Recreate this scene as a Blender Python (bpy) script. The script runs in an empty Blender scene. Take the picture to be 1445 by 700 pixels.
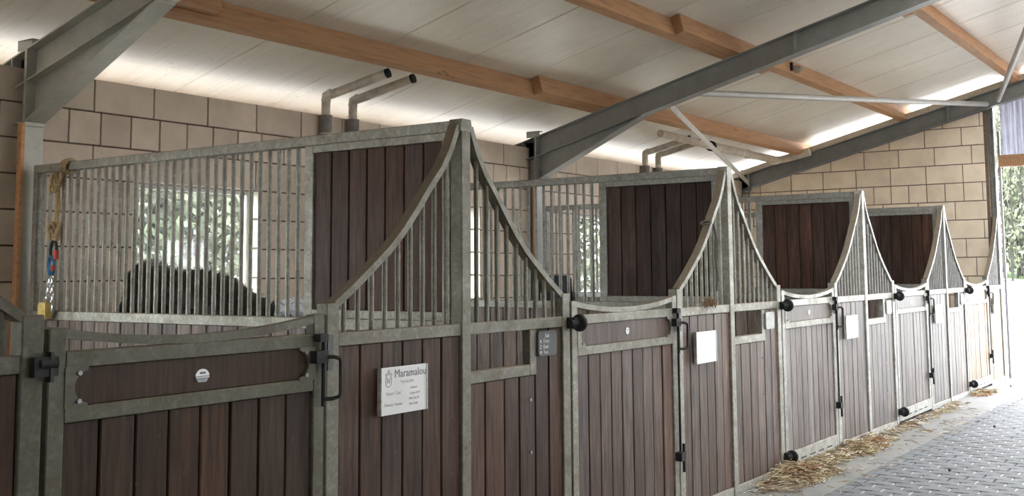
import bpy, bmesh, math, random
from mathutils import Vector, Matrix
random.seed(7)
C = bpy.context.scene.collection
S = bpy.context.scene
PI = math.pi

# ------------------------------------------------------------------ camera
cam_d = bpy.data.cameras.new('camera'); cam = bpy.data.objects.new('camera', cam_d); C.objects.link(cam)
fw = Vector((0.8188, 0.5660, 0.0955)).normalized()
rt = Vector((0.5692, -0.8222, -0.0076)); rt = (rt - fw * rt.dot(fw)).normalized()
up = rt.cross(fw)
m = Matrix((rt, up, -fw)).transposed().to_4x4(); m.translation = Vector((-4.2377, -3.2479, 1.6032))
cam.matrix_world = m
cam_d.sensor_width = 36.0
cam_d.lens = 1533.018 / 1445 * 36.0
cam_d.shift_x = (722.5 - 731.56) / 1445
cam_d.shift_y = (235.0165 - 350) / 1445
cam_d.clip_end = 400
S.camera = cam

# ------------------------------------------------------------------ sky, sun, exposure
world = bpy.data.worlds.new('world'); S.world = world; world.use_nodes = True
wn = world.node_tree.nodes; wl = world.node_tree.links
bg = wn['Background']; bg.inputs['Color'].default_value = (0.93, 0.965, 1.0, 1); bg.inputs['Strength'].default_value = 4.5
sun_d = bpy.data.lights.new('sun', 'SUN'); sun_d.energy = 4.0; sun_d.angle = math.radians(12); sun_d.color = (1, .95, .86)
sun = bpy.data.objects.new('sun', sun_d); C.objects.link(sun)
sun.rotation_euler = Vector((0.25, -0.42, -0.87)).to_track_quat('-Z', 'Y').to_euler()
S.view_settings.view_transform = 'Standard'; S.view_settings.look = 'None'
S.view_settings.exposure = 2.25; S.view_settings.gamma = 1.0
try: S.view_settings.use_curve_mapping = False
except Exception: pass
S.cycles.use_denoising = True
S.cycles.max_bounces = 12; S.cycles.diffuse_bounces = 7; S.cycles.transparent_max_bounces = 16
S.cycles.caustics_reflective = False; S.cycles.caustics_refractive = False; S.cycles.sample_clamp_indirect = 8.0

def portal(name, loc, direction, sx, sy):
    d = bpy.data.lights.new(name, 'AREA'); d.shape = 'RECTANGLE'; d.size = sx; d.size_y = sy
    d.cycles.is_portal = True
    o = bpy.data.objects.new(name, d); C.objects.link(o); o.location = loc
    dv = Vector(direction); upv = Vector((0, 0, 1)) if abs(dv.z) < .9 else Vector((1, 0, 0))
    xx = upv.cross(dv).normalized() * -1; yy = xx.cross(-dv) * -1
    zz = -dv.normalized(); xx = upv.cross(zz).normalized(); yy = zz.cross(xx)
    mm = Matrix((xx, yy, zz)).transposed().to_4x4(); mm.translation = Vector(loc); o.matrix_world = mm

P = 3.1665          # stall width
DEP = 3.77          # stall depth
RS = 0.264          # roof slope
RA = 4.16           # rafter top at Y=0
def rz(y): return RA - RS * y if y > -2.0 else RA + RS * 2.0 - RS * (-2.0 - y)
portal('portal_eave_left', (2.0, 3.95, 3.19), (0, -1, 0), 22, .3)
portal('portal_eave_right', (2.0, -7.95, 3.19), (0, 1, 0), 22, .3)
portal('portal_doorway', (12.75, -2.05, 1.6), (-1, 0, 0), 4.0, 3.2)
portal('portal_added_ridge', (8.0, -2.0, 4.9), (0, 0, -1), 12, 1.16)  # portal for the added ridge light
for k in range(-2, 4): portal('portal_window', (k * P + 1.57, 4.0, 1.8), (0, -1, 0), 1.25, 1.0)

# ------------------------------------------------------------------ materials
MATS = {}
def mat(name, build):
    if name in MATS: return MATS[name]
    mt = bpy.data.materials.new(name); mt.use_nodes = True
    nt = mt.node_tree; bs = nt.nodes['Principled BSDF']
    build(nt, bs); MATS[name] = mt
    return mt
def N(nt, t, **kw):
    n = nt.nodes.new(t)
    for k, v in kw.items():
        if k in n.inputs: n.inputs[k].default_value = v
        else: setattr(n, k, v)
    return n
def coords(nt, scale=(1, 1, 1), world=False):
    """object-space coordinates moved by a per-object random offset"""
    mp = N(nt, 'ShaderNodeMapping'); mp.inputs['Scale'].default_value = scale
    if world:
        g = N(nt, 'ShaderNodeNewGeometry'); nt.links.new(g.outputs['Position'], mp.inputs['Vector']); return mp.outputs[0]
    tc = N(nt, 'ShaderNodeTexCoord'); oi = N(nt, 'ShaderNodeObjectInfo')
    ml = N(nt, 'ShaderNodeMath', operation='MULTIPLY'); ml.inputs[1].default_value = 37.0
    nt.links.new(oi.outputs['Random'], ml.inputs[0])
    ad = N(nt, 'ShaderNodeVectorMath', operation='ADD')
    nt.links.new(tc.outputs['Object'], ad.inputs[0]); nt.links.new(ml.outputs[0], ad.inputs[1])
    nt.links.new(ad.outputs[0], mp.inputs['Vector']); return mp.outputs[0]
def noise(nt, vec, scale, detail=4, rough=.6):
    n = N(nt, 'ShaderNodeTexNoise'); n.inputs['Scale'].default_value = scale; n.inputs['Detail'].default_value = detail
    n.inputs['Roughness'].default_value = rough; nt.links.new(vec, n.inputs['Vector']); return n.outputs['Fac']
def ramp(nt, fac, stops):
    r = N(nt, 'ShaderNodeValToRGB'); e = r.color_ramp.elements
    while len(e) < len(stops): e.new(0.5)
    for i, (p, c) in enumerate(stops):
        e[i].position = p; e[i].color = (*c, 1) if len(c) == 3 else c
    nt.links.new(fac, r.inputs['Fac']); return r.outputs['Color']
def mix(nt, a, b, fac, mode='MIX'):
    x = N(nt, 'ShaderNodeMix', data_type='RGBA', blend_type=mode)
    def put(s, v):
        if isinstance(v, (tuple, list)): s.default_value = (*v, 1) if len(v) == 3 else v
        elif isinstance(v, (int, float)): s.default_value = v
        else: nt.links.new(v, s)
    put(x.inputs[0], fac); put(x.inputs[6], a); put(x.inputs[7], b); return x.outputs[2]
def objcol(nt):
    return N(nt, 'ShaderNodeObjectInfo').outputs['Color']
def bump(nt, bs, h, strength=.3, dist=.01):
    b = N(nt, 'ShaderNodeBump'); b.inputs['Strength'].default_value = strength; b.inputs['Distance'].default_value = dist
    nt.links.new(h, b.inputs['Height']); nt.links.new(b.outputs[0], bs.inputs['Normal'])

def b_plank(nt, bs):
    v = coords(nt, (16, 16, 1.1)); g = noise(nt, v, 3.2, 6, .65)
    v2 = coords(nt, (1, 1, .35)); d = noise(nt, v2, 5, 4)
    col = mix(nt, objcol(nt), ramp(nt, g, [(.3, (.45, .42, .40)), (.5, (1, 1, 1)), (.72, (1.7, 1.64, 1.6))]), 1.0, 'MULTIPLY')
    v3 = coords(nt, (1, 1, .5)); s = noise(nt, v3, 42, 3, .7)
    col = mix(nt, col, mix(nt, col, (.33, .31, .29), .45), ramp(nt, s, [(.68, (0, 0, 0)), (.8, (.55, .55, .55))]))
    col = mix(nt, col, mix(nt, mix(nt, col, (1.7, 1.72, 1.74), 1.0, 'MULTIPLY'), (.3, .29, .29), .06), ramp(nt, d, [(.45, (0, 0, 0)), (.75, (.6, .6, .6))]))
    nt.links.new(col, bs.inputs['Base Color']); bs.inputs['Roughness'].default_value = .5
    bs.inputs['Specular IOR Level'].default_value = .22
    bump(nt, bs, g, .35, .004)
plank_m = mat('hardwood', b_plank)
def b_timber(nt, bs):
    v = coords(nt, (1.2, 14, 14)); g = noise(nt, v, 2.5, 5, .6)
    v2 = coords(nt, (1.2, 4, 4)); k = noise(nt, v2, 3.5, 2)
    col = mix(nt, objcol(nt), ramp(nt, g, [(.25, (.7, .62, .55)), (.5, (1, 1, 1)), (.75, (1.15, 1.12, 1.08))]), 1.0, 'MULTIPLY')
    col = mix(nt, col, (.16, .08, .04), ramp(nt, k, [(.70, (0, 0, 0)), (.76, (.8, .8, .8))]))
    nt.links.new(col, bs.inputs['Base Color']); bs.inputs['Roughness'].default_value = .7; bump(nt, bs, g, .3, .004)
timber_m = mat('spruce_timber', b_timber)
def b_galv(nt, bs):
    v = coords(nt)
    vo = N(nt, 'ShaderNodeTexVoronoi'); vo.inputs['Scale'].default_value = 55; nt.links.new(v, vo.inputs['Vector'])
    d = noise(nt, v, 9, 5, .65); d2 = noise(nt, v, 60, 3, .7)
    col = mix(nt, objcol(nt), ramp(nt, vo.outputs['Distance'], [(0, (.85, .85, .85)), (.6, (1.12, 1.12, 1.12))]), 1.0, 'MULTIPLY')
    col = mix(nt, col, mix(nt, mix(nt, col, (.6, .52, .4), 1.0, 'MULTIPLY'), (.14, .115, .08), .35), ramp(nt, d, [(.45, (0, 0, 0)), (.72, (.6, .6, .6))]))
    d3 = noise(nt, v, 28, 4, .7)
    col = mix(nt, col, mix(nt, col, (1.5, 1.5, 1.48), 1.0, 'MULTIPLY'), ramp(nt, d3, [(.5, (0, 0, 0)), (.66, (.8, .8, .8))]))
    col = mix(nt, col, (.06, .052, .04), ramp(nt, d2, [(.60, (0, 0, 0)), (.74, (.5, .5, .5))]))
    ge = N(nt, 'ShaderNodeNewGeometry'); sx = N(nt, 'ShaderNodeSeparateXYZ'); nt.links.new(ge.outputs['Normal'], sx.inputs[0])
    col = mix(nt, col, (.16, .115, .07), ramp(nt, sx.outputs['Z'], [(.2, (0, 0, 0)), (.42, (.75, .75, .75))]))   # settled barn dust
    nt.links.new(col, bs.inputs['Base Color']); bs.inputs['Metallic'].default_value = .25
    nt.links.new(ramp(nt, d, [(.3, (.42,) * 3), (.7, (.7,) * 3)]), bs.inputs['Roughness'])
    bump(nt, bs, d2, .12, .002)
galv_m = mat('galvanised_steel', b_galv)
def b_zinc(nt, bs):
    v = coords(nt); d = noise(nt, v, 5, 5, .65); d2 = noise(nt, v, 45, 3, .7)
    col = mix(nt, objcol(nt), ramp(nt, d, [(.3, (.85, .84, .82)), (.7, (1.08, 1.08, 1.08))]), 1.0, 'MULTIPLY')
    col = mix(nt, col, mix(nt, col, (.45, .42, .36), 1.0, 'MULTIPLY'), ramp(nt, d2, [(.6, (0, 0, 0)), (.75, (.6, .6, .6))]))
    nt.links.new(col, bs.inputs['Base Color']); bs.inputs['Metallic'].default_value = .25; bs.inputs['Roughness'].default_value = .5
zinc_m = mat('weathered_zinc', b_zinc)
def b_block(nt, bs):
    v = coords(nt); d = noise(nt, v, 3, 4); f = noise(nt, v, 70, 3, .7)
    col = mix(nt, objcol(nt), ramp(nt, d, [(.3, (.84, .82, .8)), (.65, (1.05, 1.05, 1.05))]), 1.0, 'MULTIPLY')
    col = mix(nt, col, (.2, .16, .12), ramp(nt, f, [(.66, (0, 0, 0)), (.76, (.45,) * 3)]))
    nt.links.new(col, bs.inputs['Base Color']); bs.inputs['Roughness'].default_value = .85; bump(nt, bs, f, .25, .004)
block_m = mat('sand_lime_block', b_block)
def plain(name, col, rough=.6, metal=0.0, var=0.0, scale=20):
    def b(nt, bs):
        if var:
            n = noise(nt, coords(nt), scale, 4)
            c = ramp(nt, n, [(.3, tuple(x * (1 - var) for x in col)), (.7, tuple(min(1, x * (1 + var)) for x in col))])
            nt.links.new(c, bs.inputs['Base Color'])
        else: bs.inputs['Base Color'].default_value = (*col, 1)
        bs.inputs['Roughness'].default_value = rough; bs.inputs['Metallic'].default_value = metal
    return mat(name, b)
mortar_m = plain('mortar', (.13, .095, .07), .95, 0, .3)
black_m = plain('black_plastic', (.008, .008, .009), .7, 0, .3)
blacksteel_m = plain('black_steel', (.025, .026, .025), .45, .5, .3)
white_m = plain('white_board', (.78, .79, .80), .5, 0, .05, 8)
frame_m = plain('white_frame', (.85, .86, .87), .4, 0, .04)
slate_m = plain('slate', (.055, .057, .06), .55, 0, .25, 30)
chalk_m = plain('chalk', (.8, .8, .78), .9)
ink_m = plain('grey_ink', (.16, .17, .18), .7)
faint_m = plain('faded_ink', (.42, .43, .44), .7)
pvc_m = plain('grey_pvc', (.56, .51, .44), .6, 0, .3, 12)
pvcdark_m = plain('dark_pvc', (.19, .175, .16), .6, 0, .25, 12)
lag_m = plain('pale_lagging', (.62, .55, .47), .75, 0, .2, 9)
rope_m = plain('jute_rope', (.46, .34, .2), .9, 0, .35, 90)
chain_m = plain('chain_steel', (.62, .63, .66), .3, .85)
blue_m = plain('blue_metal', (.03, .16, .34), .35, .4)
red_m = plain('red_plastic', (.5, .05, .04), .4)
salt_m = plain('yellow_salt', (.78, .60, .22), .7, 0, .2, 25)
coat_m = plain('dark_coat', (.016, .012, .011), .65, 0, .4, 30)
rug_m = plain('black_rug', (.012, .012, .016), .8, 0, .4, 30)
silver_m = plain('silver_sticker', (.75, .76, .78), .35, .2)
dull_m = plain('dull_zinc', (.30, .31, .34), .5, .5, .2)
def b_cloth(nt, bs):
    v = coords(nt); w = N(nt, 'ShaderNodeTexWave'); w.inputs['Scale'].default_value = 7; w.inputs['Distortion'].default_value = 4
    nt.links.new(v, w.inputs['Vector'])
    nt.links.new(ramp(nt, w.outputs['Fac'], [(.12, (.38, .43, .56)), (.3, (.85, .88, .95))]), bs.inputs['Base Color']); bs.inputs['Roughness'].default_value = .7
cloth_m = mat('blue_white_cloth', b_cloth)
def b_ceiling(nt, bs):
    v = coords(nt, (1, 1, 1), True); f = noise(nt, v, 26, 3, .75); d = noise(nt, v, 1.3, 4)
    vs = coords(nt, (14, .45, .45), True); st = noise(nt, vs, 2.2, 4, .7)
    col = ramp(nt, d, [(.3, (.72, .67, .58)), (.7, (.82, .78, .70))])
    col = mix(nt, col, (.46, .42, .35), ramp(nt, st, [(.5, (0, 0, 0)), (.8, (.5,) * 3)]))
    col = mix(nt, col, (.2, .16, .11), ramp(nt, f, [(.63, (0, 0, 0)), (.74, (.7,) * 3)]))
    nt.links.new(col, bs.inputs['Base Color']); bs.inputs['Roughness'].default_value = .38
    bs.inputs['Specular IOR Level'].default_value = .5
ceil_m = mat('sandwich_panel', b_ceiling)
def b_paver(nt, bs):
    v = coords(nt); d = noise(nt, v, 8, 4); f = noise(nt, v, 120, 3, .7)
    col = mix(nt, objcol(nt), ramp(nt, d, [(.3, (.85,) * 3), (.7, (1.12,) * 3)]), 1.0, 'MULTIPLY')
    col = mix(nt, col, (.12, .11, .10), ramp(nt, f, [(.58, (0, 0, 0)), (.72, (.5,) * 3)]))
    nt.links.new(col, bs.inputs['Base Color']); bs.inputs['Roughness'].default_value = .68; bump(nt, bs, f, .2, .002)
paver_m = mat('concrete_paver', b_paver)
def b_ground(nt, bs):
    v = coords(nt, (1, 1, 1), True); d = noise(nt, v, 2.2, 5, .65); f = noise(nt, v, 55, 4, .75)
    col = ramp(nt, d, [(.3, (.15, .142, .135)), (.7, (.24, .23, .225))])
    col = mix(nt, col, (.13, .10, .075), ramp(nt, f, [(.55, (0, 0, 0)), (.72, (.6,) * 3)]))
    nt.links.new(col, bs.inputs['Base Color']); bs.inputs['Roughness'].default_value = .7; bump(nt, bs, f, .3, .004)
concrete_m = mat('dusty_concrete', b_ground)
sand_m = plain('joint_sand', (.34, .32, .29), .95, 0, .3, 60)
yard_m = plain('pale_yard', (.22, .215, .21), .85, 0, .1, 2)
grass_m = plain('grass', (.028, .062, .010), .9, 0, .35, 3)
soil_m = plain('litter_bed', (.30, .23, .13), .95, 0, .3, 20)
trunk_m = plain('bark', (.03, .028, .025), .9, 0, .35, 12)
def leafmat(name, a, b2):
    def bb(nt, bs):
        nt.links.new(ramp(nt, noise(nt, coords(nt), 1.5, 3), [(.35, a), (.65, b2)]), bs.inputs['Base Color'])
        bs.inputs['Roughness'].default_value = .7
        try:
            bs.inputs['Transmission Weight'].default_value = 0
        except Exception: pass
    return mat(name, bb)
leaf_m = leafmat('spring_leaves', (.060, .076, .042), (.100, .115, .068))
def b_straw(nt, bs):
    ge = N(nt, 'ShaderNodeNewGeometry')
    c = ramp(nt, ge.outputs['Random Per Island'], [(0, (.07, .045, .025)), (.25, (.18, .11, .05)), (.5, (.36, .27, .14)), (.75, (.52, .43, .26)), (1, (.72, .66, .50))])
    n = noise(nt, coords(nt), 5, 2)
    c = mix(nt, c, mix(nt, c, (.75, .5, .38), 1.0, 'MULTIPLY'), ramp(nt, n, [(.52, (0, 0, 0)), (.62, (1, 1, 1))]))
    nt.links.new(c, bs.inputs['Base Color']); bs.inputs['Roughness'].default_value = .6
straw_m = mat('straw', b_straw)
def b_glass(nt, bs):
    nt.nodes.remove(bs); out = nt.nodes['Material Output']
    t = N(nt, 'ShaderNodeBsdfTransparent'); t.inputs[0].default_value = (.93, .95, .93, 1)
    g = N(nt, 'ShaderNodeBsdfGlossy'); g.inputs['Roughness'].default_value = .05
    d = N(nt, 'ShaderNodeBsdfTranslucent'); d.inputs[0].default_value = (.8, .82, .78, 1)
    m1 = N(nt, 'ShaderNodeMixShader'); nt.links.new(ramp(nt, noise(nt, coords(nt), 18, 4, .7), [(.4, (.0,) * 3), (.7, (.03,) * 3)]), m1.inputs[0])
    nt.links.new(t.outputs[0], m1.inputs[1]); nt.links.new(d.outputs[0], m1.inputs[2])
    m2 = N(nt, 'ShaderNodeMixShader'); m2.inputs[0].default_value = .05
    nt.links.new(m1.outputs[0], m2.inputs[1]); nt.links.new(g.outputs[0], m2.inputs[2]); nt.links.new(m2.outputs[0], out.inputs[0])
glass_m = mat('dusty_glass', b_glass)
def b_poly(nt, bs):
    nt.nodes.remove(bs); out = nt.nodes['Material Output']
    t = N(nt, 'ShaderNodeBsdfTransparent'); t.inputs[0].default_value = (.5, .5, .55, 1)
    d = N(nt, 'ShaderNodeBsdfTranslucent'); nt.links.new(ramp(nt, noise(nt, coords(nt, (1, 16, .7)), 3, 4, .7), [(.35, (.045, .045, .055)), (.7, (.12, .12, .14))]), d.inputs[0])
    m1 = N(nt, 'ShaderNodeMixShader'); m1.inputs[0].default_value = 1.0
    nt.links.new(t.outputs[0], m1.inputs[1]); nt.links.new(d.outputs[0], m1.inputs[2]); nt.links.new(m1.outputs[0], out.inputs[0])
poly_m = mat('cloudy_polycarbonate', b_poly)

# ------------------------------------------------------------------ mesh helpers
class MB:
    def __init__(s): s.v = []; s.f = []
    def add(s, vs, fs):
        o = len(s.v); s.v += [tuple(x) for x in vs]; s.f += [tuple(i + o for i in f) for f in fs]; return s
    def box(s, x0, x1, y0, y1, z0, z1):
        vs = [(x, y, z) for x in (x0, x1) for y in (y0, y1) for z in (z0, z1)]
        return s.add(vs, [(0, 1, 3, 2), (4, 6, 7, 5), (0, 4, 5, 1), (2, 3, 7, 6), (0, 2, 6, 4), (1, 5, 7, 3)])
    def prism(s, poly, axis, a, b, inset=0.0, insetdepth=0.0):
        """extrude a convex-ish 2D polygon along an axis from a to b"""
        def put(p, t):
            return {'x': (t, p[0], p[1]), 'y': (p[0], t, p[1]), 'z': (p[0], p[1], t)}[axis]
        n = len(poly); rings = [[put(p, a) for p in poly]]
        if inset:
            cx = sum(p[0] for p in poly) / n; cy = sum(p[1] for p in poly) / n
            d = insetdepth if b > a else -insetdepth
            rings.append([put(p, b - d) for p in poly])
            q = []
            for p in poly:
                dx, dy = cx - p[0], cy - p[1]; L = math.hypot(dx, dy) or 1
                q.append((p[0] + dx / L * inset, p[1] + dy / L * inset))
            rings.append([put(p, b) for p in q])
        else: rings.append([put(p, b) for p in poly])
        vs = [v for r in rings for v in r]; fs = [tuple(range(n))[::-1], tuple(range((len(rings) - 1) * n, len(rings) * n))]
        for r in range(len(rings) - 1):
            for i in range(n):
                j = (i + 1) % n; fs.append((r * n + i, r * n + j, (r + 1) * n + j, (r + 1) * n + i))
        return s.add(vs, fs)
    def tube(s, pts, r, n=8, closed=False, caps=True):
        pts = [Vector(p) for p in pts]; m = len(pts)
        rs = r if isinstance(r, (list, tuple)) else [r] * m
        vs = []; prev = None
        for i, p in enumerate(pts):
            if closed: t = pts[(i + 1) % m] - pts[i - 1]
            else: t = (pts[min(i + 1, m - 1)] - pts[max(i - 1, 0)])
            t.normalize()
            a = Vector((0, 0, 1)) if abs(t.z) < .9 else Vector((1, 0, 0))
            if prev is not None: a = prev
            u = (a - t * a.dot(t)).normalized(); w = t.cross(u); prev = u
            for k in range(n):
                q = 2 * PI * k / n; vs.append(p + (u * math.cos(q) + w * math.sin(q)) * rs[i])
        fs = []
        for i in range(m if closed else m - 1):
            for k in range(n):
                a0 = i * n + k; a1 = i * n + (k + 1) % n; b0 = ((i + 1) % m) * n + k; b1 = ((i + 1) % m) * n + (k + 1) % n
                fs.append((a0, a1, b1, b0))
        if caps and not closed: fs += [tuple(range(n))[::-1], tuple(range((m - 1) * n, m * n))]
        return s.add(vs, fs)
    def sweep(s, pts, normals, half_t, y0, y1):
        """flat bar in the XZ plane along pts, thickness half_t each side, spanning y0..y1"""
        vs = []
        for (x, z), (nx, nz) in zip(pts, normals):
            vs += [(x + nx * half_t, y0, z + nz * half_t), (x + nx * half_t, y1, z + nz * half_t), (x - nx * half_t, y1, z - nz * half_t), (x - nx * half_t, y0, z - nz * half_t)]
        m = len(pts); fs = [(0, 1, 2, 3), tuple((m - 1) * 4 + i for i in (3, 2, 1, 0))]
        for i in range(m - 1):
            for k in range(4):
                fs.append((i * 4 + k, (i + 1) * 4 + k, (i + 1) * 4 + (k + 1) % 4, i * 4 + (k + 1) % 4))
        return s.add(vs, fs)
    def mesh(s, name, mt, smooth=False):
        me = bpy.data.meshes.new(name); me.from_pydata(s.v, [], s.f); me.validate()
        bm = bmesh.new(); bm.from_mesh(me); bmesh.ops.recalc_face_normals(bm, faces=bm.faces); bm.to_mesh(me); bm.free()
        if mt: me.materials.append(mt)
        if smooth:
            me.polygons.foreach_set('use_smooth', [True] * len(me.polygons))
            try: me.set_sharp_from_angle(angle=math.radians(40))
            except Exception: pass
        return me
    def build(s, name, mt, parent=None, loc=(0, 0, 0), color=None, smooth=False):
        return link(name, s.mesh(name, mt, smooth), parent, loc, color)
def link(name, me, parent=None, loc=(0, 0, 0), color=None):
    o = bpy.data.objects.new(name, me); C.objects.link(o); o.location = loc
    if parent: o.parent = parent
    if color: o.color = (*color, 1)
    return o
_cache = {}
def piece(name, dx, dy, dz, c, mt, parent=None, color=None, ch=.003):
    """chamfered box centred on c; the mesh is shared between equal pieces"""
    key = (round(dx, 3), round(dy, 3), round(dz, 3), mt.name, ch)
    if key not in _cache:
        hx, hy, hz = dx / 2, dy / 2, dz / 2; k = min(ch, hx * .4, hy * .4, hz * .4)
        bm = bmesh.new()
        vs = {}
        for sx in (-1, 1):
            for sy in (-1, 1):
                for sz in (-1, 1):
                    vs[(sx, sy, sz, 0)] = bm.verts.new((sx * hx, sy * (hy - k), sz * (hz - k)))
                    vs[(sx, sy, sz, 1)] = bm.verts.new((sx * (hx - k), sy * hy, sz * (hz - k)))
                    vs[(sx, sy, sz, 2)] = bm.verts.new((sx * (hx - k), sy * (hy - k), sz * hz))
        bmesh.ops.convex_hull(bm, input=list(bm.verts))
        bmesh.ops.dissolve_limit(bm, angle_limit=.01, verts=bm.verts, edges=bm.edges)
        me = bpy.data.meshes.new(name); bm.to_mesh(me); bm.free(); me.materials.append(mt); _cache[key] = me
    return link(name, _cache[key], parent, c, color)
def span(name, x0, x1, y0, y1, z0, z1, mt, parent=None, color=None, ch=.003):
    return piece(name, x1 - x0, y1 - y0, z1 - z0, ((x0 + x1) / 2, (y0 + y1) / 2, (z0 + z1) / 2), mt, parent, color, ch)
def rod(name, a, b, r, mt, parent=None, color=None, n=10):
    """vertical rod whose mesh is shared when length and radius agree"""
    L = b[2] - a[2]; key = ('rod', round(L, 3), r, mt.name)
    if key not in _cache:
        _cache[key] = MB().tube([(0, 0, 0), (0, 0, L)], r, n).mesh(name, mt, True)
    return link(name, _cache[key], parent, a, color)
def tag(o, label, cat, group=None, kind='thing'):
    o['label'] = label; o['category'] = cat; o['kind'] = kind
    if group: o['group'] = group
    return o
def thing(name, label, cat, loc=(0, 0, 0), group=None):
    o = bpy.data.objects.new(name, None); C.objects.link(o); o.location = loc; o.empty_display_size = .1
    return tag(o, label, cat, group)
def struct(o): o['kind'] = 'structure'; return o
def jitw(c, a, rng):
    k = 1 + rng.uniform(-a, a); w = rng.uniform(-1, 1) * min(1, (c[0] - c[2]) / max(c[0], .001) * 1.6)
    return (c[0] * k * (1 + .16 * w), c[1] * k, c[2] * k * (1 - .14 * w))
def jit(c, a=.12, rng=random):
    k = 1 + rng.uniform(-a, a); return tuple(x * k for x in c)

# ------------------------------------------------------------------ setting: floor
floor = struct(MB().box(-9, 13.2, -7.9, 4.0, -.14, -.035).build('floor', sand_m))
struct_strip = span('concrete_strip', -9, 13.2, -.52, .25, -.06, 0.0, concrete_m, floor)
span('stall_bed', -9, 12.6, .25, 3.9, -.05, .02, soil_m, floor)
# interlocking pavers: zig-zag long sides, laid across the aisle in half bond
def paver_poly(lx=.134, ly=.2, g=.004, w=.017):
    hx, hy = lx / 2 - g, ly / 2 - g
    return [(-hx - w, -hy), (hx - w, -hy), (hx + w, -hy * .5), (hx + w, 0 - .02), (hx - w, .02 + 0), (hx - w, hy * .5), (hx - w * .2, hy), (-hx - w * .2, hy),
            (-hx - w, hy * .5), (-hx - w, .02), (-hx + w, -.02), (-hx + w, -hy * .5)]
def zig(t):   # offset of the wavy long joint at position t along one stone (0..1)
    pts = [(0, 0), (.18, 0), (.32, .014), (.5, .014), (.68, .014), (.82, 0), (1, 0)]
    for (a, b), (c, d) in zip(pts, pts[1:]):
        if a <= t <= c: return b + (d - b) * (t - a) / (c - a)
    return 0
LX, LY = .134, .2
def pav_poly():
    g = .0035; ge = .006; ts = [0, .18, .32, .68, .82, 1]
    lo = [(-LX / 2 + g + zig(t), -LY / 2 + ge + t * (LY - 2 * ge)) for t in ts]
    hi = [(LX / 2 - g + zig(t), -LY / 2 + ge + t * (LY - 2 * ge)) for t in reversed(ts)]
    return lo + hi
pp = pav_poly()
pav_me = [MB().prism(pp, 'z', -.04, 0, .004, .004).mesh('paver', paver_m) for _ in range(1)][0]
rest = MB(); cand = []
nrow = int((13.2 - 1.0) / LX)
for i in range(nrow):
    x = 1.0 + (i + .5) * LX
    for j in range(40):
        y = -.62 - j * LY - (LY / 2 if i % 2 else 0) + .0
        if y < -7.7: continue
        # border of the picture on the floor: from (4.2,-1.7) to (12.4,-.3)
        lim = -1.75 + (x - 4.2) * (1.45 / 8.2) - .12
        near = x > 3.1 and y > lim
        cand.append((x, y, near))
near = [c for c in cand if c[2]][:300]
nearset = set((c[0], c[1]) for c in near)
rp = random.Random(3)
for (x, y, _) in cand:
    tilt = rp.uniform(-.0015, .0015)
    if (x, y) in nearset:
        g = rp.uniform(.10, .15)
        o = link('paver', pav_me, floor, (x, y, tilt), (g * .96, g * .98, g * 1.06))
    elif x < 13.1:
        rest.prism([(x + a, y + b) for a, b in pp], 'z', -.04, tilt)
o = rest.build('paver_field', paver_m, floor, color=(.12, .122, .132)); o['kind'] = 'stuff'
js = MB()          # pale sand standing in the short joints
for (x, y, nr) in cand:
    if nr and rp.random() < .8:
        f = rp.uniform(.55, 1)
        js.box(x - LX / 2 * f + .004, x + LX / 2 * f - .004, y - LY / 2 - .0055, y - LY / 2 + .0055, -.03, -.0012)
o = js.build('joint_sand', plain('pale_joint_sand', (.46, .45, .43), .9, 0, .15, 60), floor); o['kind'] = 'stuff'
edge = MB()
for i in range(nrow // 2 + 1):    # half stones that close the zig-zag edge against the strip
    x = 1.0 + (2 * i + 1.5) * LX
    edge.prism([(x - LX / 2 + .004, -.618), (x + LX / 2 - .004, -.618), (x + LX / 2 - .004, -.525), (x - LX / 2 + .004, -.525)], 'z', -.04, 0)
o = edge.build('edge_stones', paver_m, floor, color=(.13, .13, .14)); o['kind'] = 'stuff'

# ------------------------------------------------------------------ setting: long block wall behind the stalls
WIN = [(k * P + .95, k * P + 2.19) for k in (0, 1, 2, 3, -1, -2)]
WIN_S = sorted(WIN)
WZ0, WZ1, WT = 1.305, 2.307, 3.055
wall_l = MB().box(-9, 12.9, 3.912, 4.12, 0, WZ0 - .003)
wall_l.box(-9, 12.9, 3.912, 4.12, WZ1 + .003, WT - .004)
xs = [-9] + [v for w in WIN_S for v in w] + [12.9]
for i in range(0, len(xs), 2): wall_l.box(xs[i], xs[i + 1], 3.912, 4.12, WZ0 - .01, WZ1 + .01)
wall_l = struct(wall_l.build('wall_left', mortar_m))
BC = (.64, .55, .46)
rest = MB(); rb = random.Random(5); count = 0
CH = .2505
for row in range(12):
    z1 = WT - row * CH; z0 = z1 - CH
    half = row in (1,) 
    pitch = .2625 if half else .525
    x = -9 + (.555 + 9) % .525 - .525 + (0 if row % 2 == 0 else (.06 if half else .2625)) 
    segs = []
    while x < 12.6:
        segs.append((x, min(x + pitch, 12.6))); x += pitch
    for (a, b) in segs:
        cuts = [(a, b)]
        if z0 > WZ0 - .05 and z1 < WZ1 + .05:
            for w0, w1 in WIN:
                nc = []
                for (c0, c1) in cuts:
                    if c1 <= w0 or c0 >= w1: nc.append((c0, c1))
                    else:
                        if c0 < w0: nc.append((c0, w0))
                        if c1 > w1: nc.append((w1, c1))
                cuts = nc
        for (c0, c1) in cuts:
            if c1 - c0 < .04: continue
            vis = c1 > -.9 and row < 8 and count < 300 and (row < 3 or (c0 > -.6))
            if vis:
                cc = jit(BC, .07, rb)
                g = .006
                span('block', c0 + g, c1 - g, 3.897, 3.925, z0 + g, z1 - g, block_m, wall_l, cc, .003); count += 1
            else:
                rest.box(c0 + .006, c1 - .006, 3.897, 3.925, z0 + .006, z1 - .006)
o = rest.build('block_courses', block_m, wall_l, color=BC); o['kind'] = 'stuff'
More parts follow.
